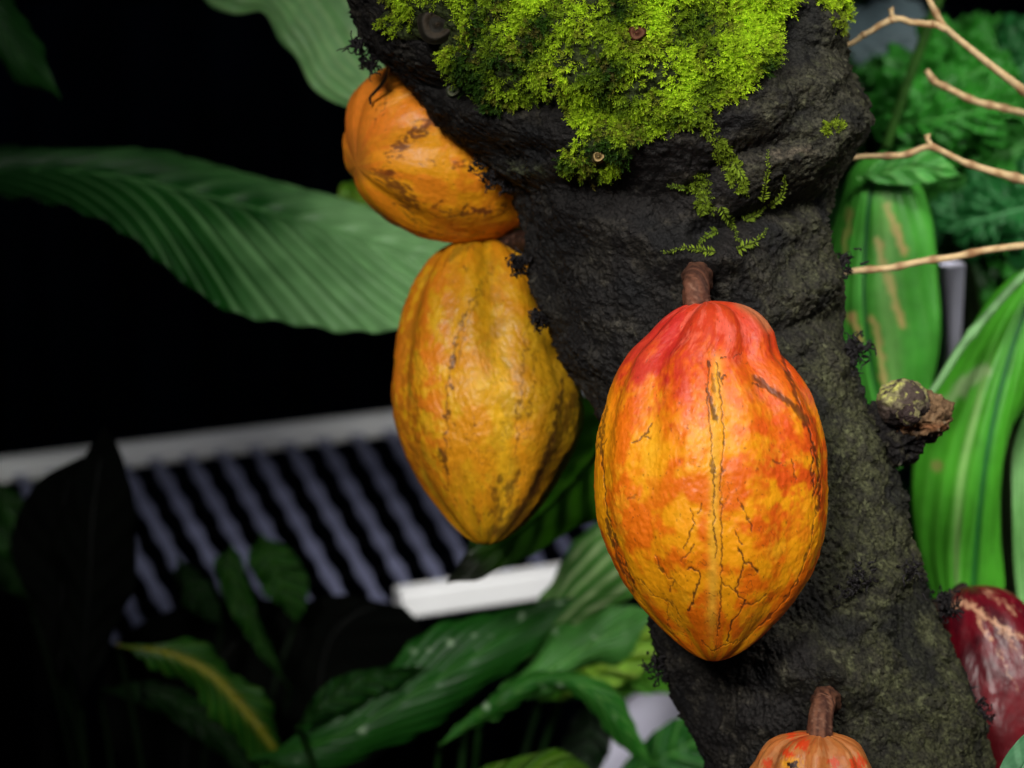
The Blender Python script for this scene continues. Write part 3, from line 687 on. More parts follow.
# ------------------------------------------------------------------ LEAVES
def leaf(name, A, M, B, base, vein, seed, parent=None, freq=14, slant=.5, amp=.0025, wave=.004, wf=3, pcol=None, mid=None,
         billow=.0, stripe=.6, crinkle=0, na=150, nu=46, midr=.0016, extra=None, mat=None, veinw=.22):
    """A, M, B: one edge, the midrib and the other edge as (x, y, distance) of the photo's frame"""
    a, m, b = (cr(x, na) for x in (A, M, B))
    a, m, b = (P(x[:, 0], x[:, 1], x[:, 2]) for x in (a, m, b))
    u = np.linspace(-1, 1, nu); vv = np.linspace(0, 1, na)
    U, V_ = np.meshgrid(u, vv); E = U[..., None]
    p = m[:, None]+E*(b-a)[:, None]/2+E**2*((a+b)/2-m)[:, None]
    N = np.cross(np.gradient(p, axis=0), np.gradient(p, axis=1)); N /= np.linalg.norm(N, axis=-1)[..., None]+1e-12
    if (N.reshape(-1, 3).sum(0)@FW) > 0: N = -N
    au = np.abs(U); s = (V_-slant*au*.35)*freq
    sc = np.linalg.norm(m[-1]-m[0])
    taper = smooth(0, .08, V_)*smooth(1, .92, V_)
    vs = np.cos(2*math.pi*s+.8*pn(np.stack([U*1.5, V_*5, np.full_like(U, seed*.3)], -1), seed+9))
    z = amp*vs*smooth(0, .25, au)*taper
    q = np.stack([U*1.2, V_*4, np.full_like(U, seed*.7)], -1)
    z = z+wave*np.sin(2*math.pi*wf*V_+seed+U)*au**2*taper+wave*1.2*pn(q, seed)*au*taper
    z = z+billow*(1-U**2)*taper
    z = z-.0025*np.exp(-(U/.07)**2)
    if crinkle: z = z+crinkle*fbm(np.stack([U*3.2, V_*9, np.full_like(U, seed)], -1), 3, seed)*smooth(0, .2, au)
    p = p+N*z[..., None]
    n1 = fbm(q*1.5, 3, seed+50); n2 = fbm(np.stack([U*6, V_*30, np.zeros_like(U)+seed], -1), 2, seed+51)
    fine = np.cos(2*math.pi*(s*3+.6*n1))*(freq < 10)-1.0*(freq >= 10)
    c = mix(np.broadcast_to(base, p.shape), vein, stripe*smooth(1-2*veinw, 1, vs+.25*n1))
    c = mix(c, vein, stripe*.12*smooth(.2, 1, fine))
    c = c*(1+.22*n1+.12*n2)[..., None]
    if pcol is not None: c = pcol(c, U, V_, n1, n2, *toPx(p)[:2])
    th_ = .00035
    top = p.reshape(-1, 3)+N.reshape(-1, 3)*th_; bot = p.reshape(-1, 3)-N.reshape(-1, 3)*th_
    f = gridfaces(na, nu); nv = na*nu
    rim = list(range(0, nu))+[i*nu+nu-1 for i in range(1, na)]+list(range(nv-2, nv-nu-1, -1))+[i*nu for i in range(na-2, 0, -1)]
    rim = np.array(rim); rn = np.roll(rim, -1)
    rf = np.stack([rim, rn, rn+nv, rim+nv], -1)
    faces = np.concatenate([f, f[:, ::-1]+nv, rf])
    cc = np.concatenate([c.reshape(-1, 3)]*2)
    o = mesh_obj(name, np.concatenate([top, bot]), faces, mat or M_leaf, parent, cc)
    mc = p[:, nu//2]*.5+p[:, nu//2-1]*.5
    if midr:
        v, f = tube(mc-N[:, nu//2]*midr*.1, np.linspace(midr, midr*.25, na), 8)
        mcv = mid if mid is not None else vein
        mesh_obj('midrib', v, f, M_leaf, o, np.broadcast_to(mcv, v.shape))
    return o
def stalk_tube(name, pts, rad, col, parent, seed=0, nodes=()):
    k = cr(pts, 80); w = P(k[:, 0], k[:, 1], k[:, 2])
    r = np.interp(np.linspace(0, 1, 80), np.linspace(0, 1, len(rad)), rad)
    for t in nodes: r = r*(1+.35*np.exp(-((np.linspace(0, 1, 80)-t)/.018)**2))
    v, f = tube(w, r, 12)
    cc = mix(np.broadcast_to(col, v.shape), col*.6, smooth(-.3, .5, pn(v*90, seed)))
    return mesh_obj(name, v, f, M_leaf, parent, cc)

G_pale, G_pale2 = lin(124, 180, 110), lin(176, 214, 146)
# pale leaf, top centre-left
o = leaf('broad_leaf', [(150, -60, 1.9), (205, 2, 1.89), (232, 13, 1.88), (262, 12, 1.88), (278, 40, 1.87), (302, 62, 1.87), (316, 90, 1.86), (345, 107, 1.86), (372, 108, 1.86), (400, 128, 1.86)],
         [(150, -60, 1.9), (230, -60, 1.88), (310, -20, 1.87), (350, 30, 1.86), (385, 80, 1.86), (400, 128, 1.86)],
         [(150, -60, 1.9), (300, -130, 1.9), (400, -60, 1.89), (440, 0, 1.88), (440, 80, 1.88), (400, 128, 1.86)], G_pale, G_pale2, 3, freq=3, slant=5.0, amp=.0008, wave=.003, stripe=.5, midr=.001, mid=lin(120, 170, 100))
tag(o, 'pale green wavy-edged leaf at the top, left of the mossy trunk', 'leaf', 'large leaves hanging round the trunk')
stalk_tube('leaf_stalk', [(150, -60, 1.9), (60, -140, 1.92), (-60, -260, 1.95)], [.003, .004], lin(60, 100, 40), o)
# dark leaf tip, top left corner
o = leaf('broad_leaf', [(-90, -90, 1.9), (-50, 20, 1.9), (0, 62, 1.9), (22, 82, 1.9), (42, 84, 1.9), (61, 99, 1.9)],
         [(-90, -90, 1.9), (-50, -40, 1.9), (-5, 20, 1.89), (25, 62, 1.89), (61, 99, 1.9)],
         [(-90, -90, 1.9), (-20, -60, 1.91), (15, 0, 1.91), (40, 52, 1.91), (55, 82, 1.9), (61, 99, 1.9)], lin(28, 80, 26), lin(52, 110, 38), 5, freq=8, slant=1.2, amp=.001, wave=.002)
tag(o, 'dim green leaf tip hanging in the top left corner', 'leaf', 'large leaves hanging round the trunk')
stalk_tube('leaf_stalk', [(-90, -90, 1.9), (-150, -200, 1.92), (-180, -300, 1.95)], [.003, .004], lin(40, 80, 30), o)
# long ribbed leaf across the left
def pc_fade(c, U, V_, n1, n2, x, y):  # light falloff put into the leaf colour: paler right, dark left
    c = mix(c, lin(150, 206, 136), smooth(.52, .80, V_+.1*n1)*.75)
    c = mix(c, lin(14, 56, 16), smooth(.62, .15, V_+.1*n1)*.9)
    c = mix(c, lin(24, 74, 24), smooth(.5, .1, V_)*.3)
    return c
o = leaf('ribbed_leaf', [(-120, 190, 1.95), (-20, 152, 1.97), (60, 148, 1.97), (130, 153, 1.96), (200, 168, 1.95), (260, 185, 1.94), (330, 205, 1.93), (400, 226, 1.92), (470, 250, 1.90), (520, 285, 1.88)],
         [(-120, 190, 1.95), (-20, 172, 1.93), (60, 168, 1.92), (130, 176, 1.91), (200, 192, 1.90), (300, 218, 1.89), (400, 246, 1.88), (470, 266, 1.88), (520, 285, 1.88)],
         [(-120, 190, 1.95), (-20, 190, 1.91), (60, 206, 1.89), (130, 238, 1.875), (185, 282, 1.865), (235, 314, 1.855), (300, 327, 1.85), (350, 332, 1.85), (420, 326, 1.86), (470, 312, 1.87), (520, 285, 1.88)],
         lin(28, 92, 28), lin(116, 172, 104), 7, freq=17, slant=.62, amp=.0036, wave=.003, stripe=.6, pcol=pc_fade, mid=lin(90, 150, 80), na=260, nu=70)
tag(o, 'long dark green ribbed leaf stretching across the left, its tip behind the pods', 'leaf', 'large leaves hanging round the trunk')
stalk_tube('leaf_stalk', [(-120, 190, 1.95), (-220, 230, 1.97), (-360, 330, 2.0)], [.004, .005], lin(30, 60, 24), o)
# small yellow-green leaf tip under the upper pod
o = leaf('broad_leaf', [(338, 205, 2.0), (340, 190, 2.0), (355, 180, 2.0), (385, 190, 2.0), (420, 215, 2.0)], [(338, 205, 2.0), (352, 196, 1.99), (385, 205, 1.99), (420, 215, 2.0)],
         [(338, 205, 2.0), (355, 214, 2.0), (385, 222, 2.0), (420, 215, 2.0)], lin(90, 140, 30), lin(130, 170, 50), 9, freq=4, wave=.001)
tag(o, 'small yellow-green leaf tip peeping out under the upper left pod', 'leaf', 'large leaves hanging round the trunk')
# dark leaf between the two big pods
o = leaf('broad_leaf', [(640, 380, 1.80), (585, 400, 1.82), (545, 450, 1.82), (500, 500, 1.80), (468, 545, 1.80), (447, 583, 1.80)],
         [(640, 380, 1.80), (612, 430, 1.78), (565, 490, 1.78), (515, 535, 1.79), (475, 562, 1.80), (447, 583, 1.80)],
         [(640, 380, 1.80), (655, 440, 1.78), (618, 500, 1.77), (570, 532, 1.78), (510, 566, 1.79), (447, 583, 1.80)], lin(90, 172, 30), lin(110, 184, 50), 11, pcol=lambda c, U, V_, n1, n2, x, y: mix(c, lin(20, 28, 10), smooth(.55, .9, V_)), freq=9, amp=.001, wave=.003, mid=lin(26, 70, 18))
tag(o, 'plain dark green leaf hanging between the two largest pods, tip down to the left', 'leaf', 'large leaves hanging round the trunk')
stalk_tube('leaf_stalk', [(640, 380, 1.80), (670, 330, 1.80), (720, 260, 1.76)], [.003, .004], lin(30, 60, 20), o)

# the leafy plant at lower centre
pl = empty('leafy_plant'); tag(pl, 'low green leafy plant with arching white-speckled leaves under the large orange pod', 'plant')
def speck(c, U, V_, n1, n2, x, y):
    w = smooth(.52, .64, pn(np.stack([x*.085, y*.085, np.zeros_like(x)], -1), 88))
    return mix(c, lin(170, 200, 160), w*.8)
def LF(lbl, A, M, B, base, vein, seed, **k):
    o = leaf('leaf', A, M, B, base, vein, seed, pl, **k)
    if lbl: o['label'] = lbl
    return o
def dz(pts, d): return [(x, y, d+(e or 0)) for x, y, e in pts]
LF('pale striped leaf', dz([(470, 680, 0), (520, 630, 0), (545, 590, 0), (562, 556, 0), (590, 530, 0), (625, 512, 0), (665, 505, 0)], 2.0), dz([(470, 680, 0), (530, 640, -.01), (580, 585, -.02), (620, 548, -.02), (665, 505, 0)], 2.0),
   dz([(470, 680, 0), (545, 650, 0), (600, 615, 0), (645, 585, 0), (680, 545, 0), (665, 505, 0)], 2.0), lin(92, 158, 66), lin(196, 224, 160), 21, freq=9, slant=1.5, amp=.0006, stripe=.1, pcol=lambda c, U, V_, n1, n2, x, y: mix(mix(c, lin(206, 232, 168), smooth(.1, .9, np.cos(U*17+1.2*n1))*.8), lin(50, 110, 40), smooth(.3, .9, np.cos(U*17+3+1.2*n1))*.5), wave=.002)
LF('dark white-speckled leaf', dz([(250, 760, 0), (320, 718, 0), (380, 668, 0), (430, 632, 0), (480, 611, 0), (530, 606, 0), (576, 597, 0)], 1.93), dz([(250, 760, 0), (340, 735, -.02), (420, 690, -.02), (500, 640, -.02), (576, 597, 0)], 1.93),
   dz([(250, 760, 0), (350, 765, 0), (430, 725, 0), (495, 685, 0), (545, 638, 0), (576, 597, 0)], 1.93), lin(24, 84, 20), lin(64, 124, 44), 23, freq=9, slant=1.5, amp=.0012, pcol=speck, stripe=.4)
LF('bright green leaf', dz([(480, 720, 0), (520, 668, 0), (550, 636, 0), (590, 614, 0), (630, 605, 0), (658, 607, 0)], 1.95), dz([(480, 720, 0), (535, 682, -.02), (590, 645, -.02), (658, 607, 0)], 1.95),
   dz([(480, 720, 0), (550, 690, 0), (605, 662, 0), (640, 640, 0), (658, 607, 0)], 1.95), lin(60, 128, 46), lin(120, 176, 96), 25, freq=9, slant=1.6, amp=.0012, pcol=speck, stripe=.45)
LF('narrow arching leaf', dz([(440, 745, 0), (485, 700, 0), (530, 674, 0), (575, 672, 0), (612, 690, 0), (634, 722, 0), (652, 765, 0)], 1.88), dz([(440, 745, 0), (490, 708, -.012), (535, 684, -.012), (572, 682, -.012), (602, 700, -.012), (624, 728, -.01), (652, 765, 0)], 1.88),
   dz([(440, 745, 0), (498, 715, 0), (540, 692, 0), (568, 691, 0), (590, 708, 0), (610, 738, 0), (652, 765, 0)], 1.88), lin(34, 104, 26), lin(110, 166, 80), 27, freq=12, amp=.0006, pcol=speck, wave=.001, midr=.001)
LF('yellow-green leaf', dz([(560, 700, 0), (590, 650, 0), (620, 622, 0), (650, 612, 0), (672, 600, 0)], 2.03), dz([(560, 700, 0), (610, 660, 0), (640, 635, 0), (672, 600, 0)], 2.03),
   dz([(560, 700, 0), (630, 680, 0), (658, 650, 0), (672, 600, 0)], 2.03), lin(130, 180, 50), lin(170, 200, 80), 29, freq=6, wave=.002)
LF(None, dz([(540, 700, 0), (590, 668, 0), (640, 656, 0), (668, 672, 0), (684, 694, 0)], 2.06), dz([(540, 700, 0), (600, 682, 0), (650, 680, 0), (684, 694, 0)], 2.06),
   dz([(540, 700, 0), (600, 698, 0), (645, 694, 0), (684, 694, 0)], 2.06), lin(84, 156, 40), lin(120, 176, 60), 31, freq=7, wave=.002)
LF(None, dz([(600, 800, 0), (640, 745, 0), (670, 722, 0), (700, 712, 0), (740, 706, 0)], 1.98), dz([(600, 800, 0), (650, 765, 0), (700, 738, 0), (740, 706, 0)], 1.98),
   dz([(600, 800, 0), (680, 795, 0), (730, 760, 0), (740, 706, 0)], 1.98), lin(24, 80, 22), lin(60, 116, 40), 33, freq=8, wave=.003)
LF('yellow-green leaf tip', dz([(420, 820, 0), (480, 770, 0), (520, 757, 0), (560, 750, 0), (598, 775, 0)], 1.85), dz([(420, 820, 0), (490, 790, 0), (545, 768, 0), (598, 775, 0)], 1.85),
   dz([(420, 820, 0), (500, 810, 0), (560, 795, 0), (598, 775, 0)], 1.85), lin(70, 116, 18), lin(110, 150, 40), 35, freq=6, wave=.002)
LF(None, dz([(298, 728, 0), (318, 692, 0), (345, 674, 0), (385, 668, 0), (425, 666, 0)], 1.9), dz([(298, 728, 0), (330, 700, 0), (365, 680, 0), (425, 666, 0)], 1.9),
   dz([(298, 728, 0), (345, 708, 0), (385, 690, 0), (425, 666, 0)], 1.9), lin(18, 64, 14), lin(40, 84, 20), 37, freq=7, wave=.003)
LF(None, dz([(590, 700, 0), (600, 712, 0), (612, 735, 0), (600, 770, 0), (560, 800, 0)], 2.05), dz([(590, 700, 0), (590, 720, 0), (590, 745, 0), (578, 775, 0), (560, 800, 0)], 2.05),
   dz([(590, 700, 0), (575, 715, 0), (562, 745, 0), (555, 775, 0), (560, 800, 0)], 2.05), lin(8, 26, 8), lin(20, 44, 16), 39, freq=7, wave=.002)
for k, (x, y, d, zz) in enumerate([(470, 680, 2.0, 0), (250, 760, 1.93, 0), (480, 720, 1.95, 0), (440, 745, 1.88, 0), (560, 700, 2.03, 0), (540, 700, 2.06, 0), (600, 800, 1.98, 0), (420, 820, 1.85, 0), (298, 728, 1.9, 0), (560, 800, 2.05, 0)]):
    a = P(x, y, d); g = P(430, 900, 1.98); gr = np.array([g[0]+random.uniform(-.03, .03), g[1]+random.uniform(-.03, .03), 0.0])
    t = np.linspace(0, 1, 30)[:, None]; mid_ = np.array([(a[0]+gr[0])/2, (a[1]+gr[1])/2+.02, a[2]-.15])
    pth = (1-t)**2*a+2*t*(1-t)*mid_+t*t*gr
    v, f = tube(pth, np.linspace(.0022, .004, 30), 8)
    mesh_obj('stem', v, f, M_leaf, pl, np.broadcast_to(lin(24, 54, 16), v.shape))

# the dim plant at lower left
pl2 = empty('leafy_plant'); tag(pl2, 'shadowy leafy plant at lower left with one yellow-ribbed leaf', 'plant')
def LG(lbl, A, M, B, base, vein, seed, **k):
    o = leaf('leaf', A, M, B, base, vein, seed, pl2, **k)
    if lbl: o['label'] = lbl
def yel(c, U, V_, n1, n2, x, y): return mix(c, lin(150, 146, 30), np.exp(-(U/.2)**2)*.75)
LG('green leaf with a yellow centre', dz([(118, 646, 0), (170, 642, 0), (215, 652, 0), (250, 684, 0), (274, 722, 0), (300, 790, 0)], 1.95), dz([(118, 646, 0), (165, 652, -.01), (208, 672, -.012), (240, 704, -.012), (268, 740, -.012), (300, 790, 0)], 1.95),
   dz([(118, 646, 0), (155, 664, 0), (190, 690, 0), (222, 722, 0), (250, 762, 0), (300, 790, 0)], 1.95), lin(32, 82, 16), lin(70, 110, 30), 41, freq=12, amp=.0012, pcol=yel, mid=lin(170, 156, 60))
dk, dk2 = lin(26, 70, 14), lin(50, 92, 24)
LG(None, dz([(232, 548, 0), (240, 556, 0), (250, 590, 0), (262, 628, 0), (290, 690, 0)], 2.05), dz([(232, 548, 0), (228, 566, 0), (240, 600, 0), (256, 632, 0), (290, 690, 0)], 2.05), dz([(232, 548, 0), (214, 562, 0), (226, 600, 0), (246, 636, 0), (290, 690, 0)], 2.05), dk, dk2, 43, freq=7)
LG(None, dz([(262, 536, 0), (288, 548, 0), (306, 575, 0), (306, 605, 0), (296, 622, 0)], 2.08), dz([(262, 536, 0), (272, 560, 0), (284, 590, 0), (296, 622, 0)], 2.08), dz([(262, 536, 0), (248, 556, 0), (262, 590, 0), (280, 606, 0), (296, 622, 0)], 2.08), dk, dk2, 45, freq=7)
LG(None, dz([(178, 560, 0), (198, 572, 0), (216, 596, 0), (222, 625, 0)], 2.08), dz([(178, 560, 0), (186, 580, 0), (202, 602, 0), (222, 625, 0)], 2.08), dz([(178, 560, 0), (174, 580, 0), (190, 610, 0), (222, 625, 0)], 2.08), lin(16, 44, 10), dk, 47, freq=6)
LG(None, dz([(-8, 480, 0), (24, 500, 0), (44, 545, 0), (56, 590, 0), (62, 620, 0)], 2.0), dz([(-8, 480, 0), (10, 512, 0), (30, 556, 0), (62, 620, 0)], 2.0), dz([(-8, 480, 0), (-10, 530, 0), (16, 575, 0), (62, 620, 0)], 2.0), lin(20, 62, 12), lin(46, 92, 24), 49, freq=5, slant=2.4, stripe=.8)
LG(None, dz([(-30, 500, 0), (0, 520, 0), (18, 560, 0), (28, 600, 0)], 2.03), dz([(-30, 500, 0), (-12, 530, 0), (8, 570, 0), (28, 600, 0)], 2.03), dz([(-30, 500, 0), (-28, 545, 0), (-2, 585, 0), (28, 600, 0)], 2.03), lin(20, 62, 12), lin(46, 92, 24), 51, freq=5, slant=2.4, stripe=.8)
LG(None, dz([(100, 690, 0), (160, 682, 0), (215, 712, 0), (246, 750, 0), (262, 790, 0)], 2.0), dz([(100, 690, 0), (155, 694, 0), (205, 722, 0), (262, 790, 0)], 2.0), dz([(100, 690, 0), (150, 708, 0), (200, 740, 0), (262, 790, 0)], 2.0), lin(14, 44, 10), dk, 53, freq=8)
nearblack, nb2 = (.0015, .002, .0015), (.0022, .003, .002)  # near-black colour stands in for leaves lost in shade
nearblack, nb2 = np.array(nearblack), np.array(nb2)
LG('shaded leaf painted near-black', dz([(80, 700, 0), (60, 600, 0), (58, 520, 0), (76, 470, 0), (105, 425, 0)], 1.97), dz([(80, 700, 0), (88, 600, -.01), (92, 520, -.01), (98, 470, 0), (105, 425, 0)], 1.97), dz([(80, 700, 0), (125, 610, 0), (136, 530, 0), (126, 470, 0), (105, 425, 0)], 1.97), nearblack, nb2, 55, freq=8, mid=nb2, mat=M_dleaf, amp=.0008)
LG('shaded leaf painted near-black', dz([(60, 680, 0), (30, 600, 0), (10, 540, 0), (38, 482, 0), (82, 456, 0)], 1.98), dz([(60, 680, 0), (62, 600, 0), (62, 530, 0), (66, 490, 0), (82, 456, 0)], 1.98), dz([(60, 680, 0), (96, 600, 0), (100, 520, 0), (92, 480, 0), (82, 456, 0)], 1.98), nearblack, nb2, 57, freq=8, mid=nb2, mat=M_dleaf, amp=.0008)
LG('shaded leaf painted near-black', dz([(330, 800, 0), (250, 700, 0), (262, 628, 0), (330, 596, 0), (404, 606, 0)], 2.12), dz([(330, 800, 0), (320, 700, 0), (330, 640, 0), (360, 612, 0), (404, 606, 0)], 2.12), dz([(330, 800, 0), (400, 730, 0), (430, 680, 0), (424, 630, 0), (404, 606, 0)], 2.12), nearblack, nb2, 59, freq=8, mid=nb2, mat=M_dleaf, amp=.0008)
LG('shaded leaf painted near-black', dz([(180, 830, 0), (100, 720, 0), (120, 640, 0), (210, 600, 0), (330, 604, 0)], 2.14), dz([(180, 830, 0), (190, 720, 0), (220, 660, 0), (270, 620, 0), (330, 604, 0)], 2.14), dz([(180, 830, 0), (290, 760, 0), (340, 690, 0), (350, 640, 0), (330, 604, 0)], 2.14), nearblack, nb2, 61, freq=8, mid=nb2, mat=M_dleaf, amp=.0008)
for k, (x, y, d) in enumerate([(118, 646, 1.95), (290, 690, 2.05), (296, 622, 2.08), (222, 625, 2.08), (62, 620, 2.0), (28, 600, 2.03), (100, 690, 2.0), (80, 700, 1.97), (60, 680, 1.98), (330, 800, 2.12), (180, 830, 2.14)]):
    a = P(x, y, d); g = P(160, 900, 2.08); gr = np.array([g[0]+random.uniform(-.04, .04), g[1]+random.uniform(-.03, .03), 0.0])
    t = np.linspace(0, 1, 30)[:, None]; mid_ = np.array([(a[0]+gr[0])/2, (a[1]+gr[1])/2, a[2]-.15])
    v, f = tube((1-t)**2*a+2*t*(1-t)*mid_+t*t*gr, np.linspace(.0018, .004, 30), 8)
    mesh_obj('stem', v, f, M_leaf, pl2, np.broadcast_to(lin(14, 30, 10), v.shape))

# ---- right-hand side
def streak(c, U, V_, n1, n2, x, y):
    for w, pl_, s in [(4, [(888, 206), (896, 232), (904, 252)], .8), (3.5, [(878, 240), (886, 275), (896, 305), (902, 325)], .8), (3.5, [(872, 318), (880, 345), (884, 385)], .7), (3.5, [(852, 315), (860, 340)], .8), (2.5, [(850, 210), (844, 260)], .4)]:
        c = mix(c, lin(214, 170, 112), s*smooth(w*1.6, w*.4, segdist(x+4*n2, y, pl_)))
    return mix(c, lin(160, 200, 120), .35*np.exp(-((U-.35)/.16)**2))
o = leaf('broad_leaf', dz([(885, 150, 0), (850, 175, 0), (832, 230, 0), (826, 300, 0), (838, 380, 0), (870, 440, 0), (900, 470, 0)], 1.80), dz([(885, 150, 0), (872, 185, -.02), (866, 240, -.02), (865, 310, -.02), (876, 390, -.01), (900, 470, 0)], 1.80),
         dz([(885, 150, 0), (916, 178, 0), (932, 230, 0), (940, 300, 0), (936, 370, 0), (922, 430, 0), (900, 470, 0)], 1.80), lin(72, 160, 52), lin(110, 182, 80), 71, freq=2.5, slant=6.0, amp=.0005, wave=.002, stripe=.15, pcol=streak, mid=lin(24, 86, 50), midr=.0018)
tag(o, 'green drooping leaf with tan streaks just right of the trunk, above the cut stub', 'leaf', 'large leaves hanging round the trunk')
stalk_tube('leaf_stalk', [(885, 150, 1.80), (905, 90, 1.85), (960, -60, 1.95)], [.003, .004], lin(50, 90, 30), o)
def str2(c, U, V_, n1, n2, x, y):
    c = mix(c, lin(170, 205, 130), .55*np.exp(-((U+.38+.02*n1)/.06)**2)*smooth(.2, .4, V_))
    c = mix(c, lin(20, 92, 44), .6*np.exp(-((U)/.10)**2))
    c = mix(c, lin(150, 130, 80), .6*smooth(1.1, .5, np.hypot((x-938), (y-466))/7+.4*n2))
    c = mix(c, lin(180, 196, 150), .5*smooth(1.2, .4, segdist(x, y, [(985, 370), (966, 385), (948, 402)])/7+.6*n2))
    return c
o = leaf('broad_leaf', dz([(1060, 250, .0), (1000, 285, 0), (960, 345, 0), (928, 410, 0), (912, 470, 0), (914, 540, 0), (934, 600, 0), (965, 690, 0)], 1.78), dz([(1060, 250, 0), (1030, 300, -.02), (1006, 370, -.03), (988, 450, -.03), (978, 530, -.02), (972, 610, -.01), (965, 690, 0)], 1.78),
         dz([(1060, 250, 0), (1052, 320, 0), (1032, 390, 0), (1010, 430, 0), (1000, 480, 0), (998, 540, 0), (1000, 600, 0), (965, 690, 0)], 1.78), lin(70, 156, 36), lin(120, 188, 80), 73, freq=2.5, slant=6.0, amp=.0005, wave=.0015, wf=2, stripe=.12, pcol=str2, mid=lin(30, 100, 50), midr=.002)
tag(o, 'large bright green leaf hanging down behind the cut branch stub at the right', 'leaf', 'large leaves hanging round the trunk')
stalk_tube('leaf_stalk', [(1060, 250, 1.78), (1120, 160, 1.8), (1200, 0, 1.9)], [.003, .004], lin(50, 90, 30), o)
o = leaf('broad_leaf', dz([(1060, 330, 0), (1030, 400, 0), (1014, 450, 0), (1011, 500, 0), (1014, 560, 0), (1022, 620, 0), (1050, 700, 0)], 1.82), dz([(1060, 330, 0), (1050, 400, 0), (1040, 480, 0), (1040, 560, 0), (1050, 700, 0)], 1.82),
         dz([(1060, 330, 0), (1080, 400, 0), (1085, 480, 0), (1080, 560, 0), (1050, 700, 0)], 1.82), lin(96, 156, 80), lin(150, 196, 130), 75, freq=2.5, slant=6.0, amp=.0005, wave=.003, stripe=.5)
tag(o, 'pale green torn leaf strip at the right edge, beyond a dark gap', 'leaf', 'large leaves hanging round the trunk')
stalk_tube('leaf_stalk', [(1060, 330, 1.82), (1110, 240, 1.84), (1200, 60, 1.9)], [.003, .004], lin(50, 90, 30), o)
st = empty('leaf_stalk_stem'); st.name = 'plant_stem'
tag(st, 'straight pale green stem running up to the right edge from behind the cut stub', 'stem')
stalk_tube('stem', [(915, 415, 1.70), (938, 383, 1.70), (968, 338, 1.70), (1030, 270, 1.71), (1130, 190, 1.72)], [.0022, .0027, .0027, .003, .003], lin(120, 172, 108), st, 3, nodes=(.32,))
lf = leaf('broad_leaf', dz([(860, 178, 0), (880, 160, 0), (910, 148, 0), (940, 155, 0), (960, 175, 0)], 1.77), dz([(860, 178, 0), (885, 172, 0), (915, 166, 0), (960, 175, 0)], 1.77), dz([(860, 178, 0), (885, 184, 0), (920, 184, 0), (960, 175, 0)], 1.77), lin(70, 150, 60), lin(110, 180, 90), 77, freq=4, amp=.001, wave=.001)
tag(lf, 'small bright green curled leaf below the forked twig right of the trunk', 'leaf', 'large leaves hanging round the trunk')
lf = leaf('broad_leaf', dz([(990, 820, 0), (996, 780, 0), (1006, 756, 0), (1020, 738, 0), (1050, 720, 0)], 1.42), dz([(990, 820, 0), (1010, 790, 0), (1028, 760, 0), (1050, 720, 0)], 1.42), dz([(990, 820, 0), (1030, 810, 0), (1050, 780, 0), (1050, 720, 0)], 1.42), lin(96, 156, 110), lin(130, 186, 140), 79, freq=4, amp=.0006, wave=.001)
tag(lf, 'pale green leaf in the bottom right corner, in front of the dark red pod', 'leaf', 'large leaves hanging round the trunk')
stalk_tube('leaf_stalk', [(990, 820, 1.42), (1000, 900, 1.46), (1010, 1000, 1.5)], [.002, .003], lin(60, 100, 50), lf)

# crinkled dark foliage behind
pl3 = empty('crinkled_shrub'); tag(pl3, 'dark green crinkly-leaved shrub at the upper right, behind the bare twigs', 'shrub')
def lobed(cx, cy, ang, L, wd, d, base, vein, seed, crinkle=.008):
    ca, sa = math.cos(ang), math.sin(ang)
    def T(t, u, e=0): return (cx+ca*t*L-sa*u*wd, cy+sa*t*L+ca*u*wd, d+e)
    ts = np.linspace(0, 1, 13)
    wprof = [0, .55, .85, 1.0, .9, 1.02, .84, .92, .7, .72, .45, .3, 0]
    wprof2 = [0, .6, .8, 1.02, .86, 1.0, .86, .86, .74, .64, .5, .26, 0]
    A = [T(t, -w, .02*w) for t, w in zip(ts, wprof)]; B = [T(t, w, .02*w) for t, w in zip(ts, wprof2)]
    M = [T(t, .04*math.sin(6*t), -.015*math.sin(math.pi*t)) for t in ts]
    return leaf('leaf', A, M, B, base, vein, seed, pl3, freq=8, slant=1.4, amp=.003, wave=.006, wf=4, crinkle=crinkle, stripe=.2, nu=54)
DG, DV = lin(46, 132, 36), lin(90, 170, 76)
lv = [(1010, 60, 2.75, 170, 62, 1.98), (890, 125, -.15, 150, 45, 1.95), (1060, 130, 2.7, 160, 62, 2.0), (1075, 200, 2.95, 160, 44, 1.93), (960, 20, 1.0, 110, 40, 2.05), (880, 110, .35, 120, 40, 2.0),
      (930, 190, .6, 120, 40, 2.0), (1075, 30, 2.5, 150, 52, 2.02), (1075, 275, 2.8, 100, 40, 2.08), (870, 60, .9, 110, 34, 2.1)]
for i, (x, y, a, L, w, d) in enumerate(lv):
    b_ = lin(30, 100, 44) if i in (3, 7) else DG*random.uniform(.7, 1.2)
    lobed(x, y, a, L, w, d, b_, DV if i not in (3, 7) else lin(90, 160, 100), 90+i)
for x, y, d in [(1075, 60, 1.99), (1080, 140, 2.0), (1090, 220, 1.95), (890, 125, 1.97), (930, 190, 2.0), (960, 20, 2.05)]:
    a = P(x, y, d); gr = P(1050, 700, 2.15); gr[2] = 0
    t = np.linspace(0, 1, 30)[:, None]; mid_ = np.array([gr[0]*.85+a[0]*.15, (a[1]+gr[1])/2+.1, a[2]-.05])
    v, f = tube((1-t)**2*a+2*t*(1-t)*mid_+t*t*gr, np.linspace(.002, .006, 30), 8)
    mesh_obj('branch', v, f, M_leaf, pl3, np.broadcast_to(lin(30, 44, 18), v.shape))

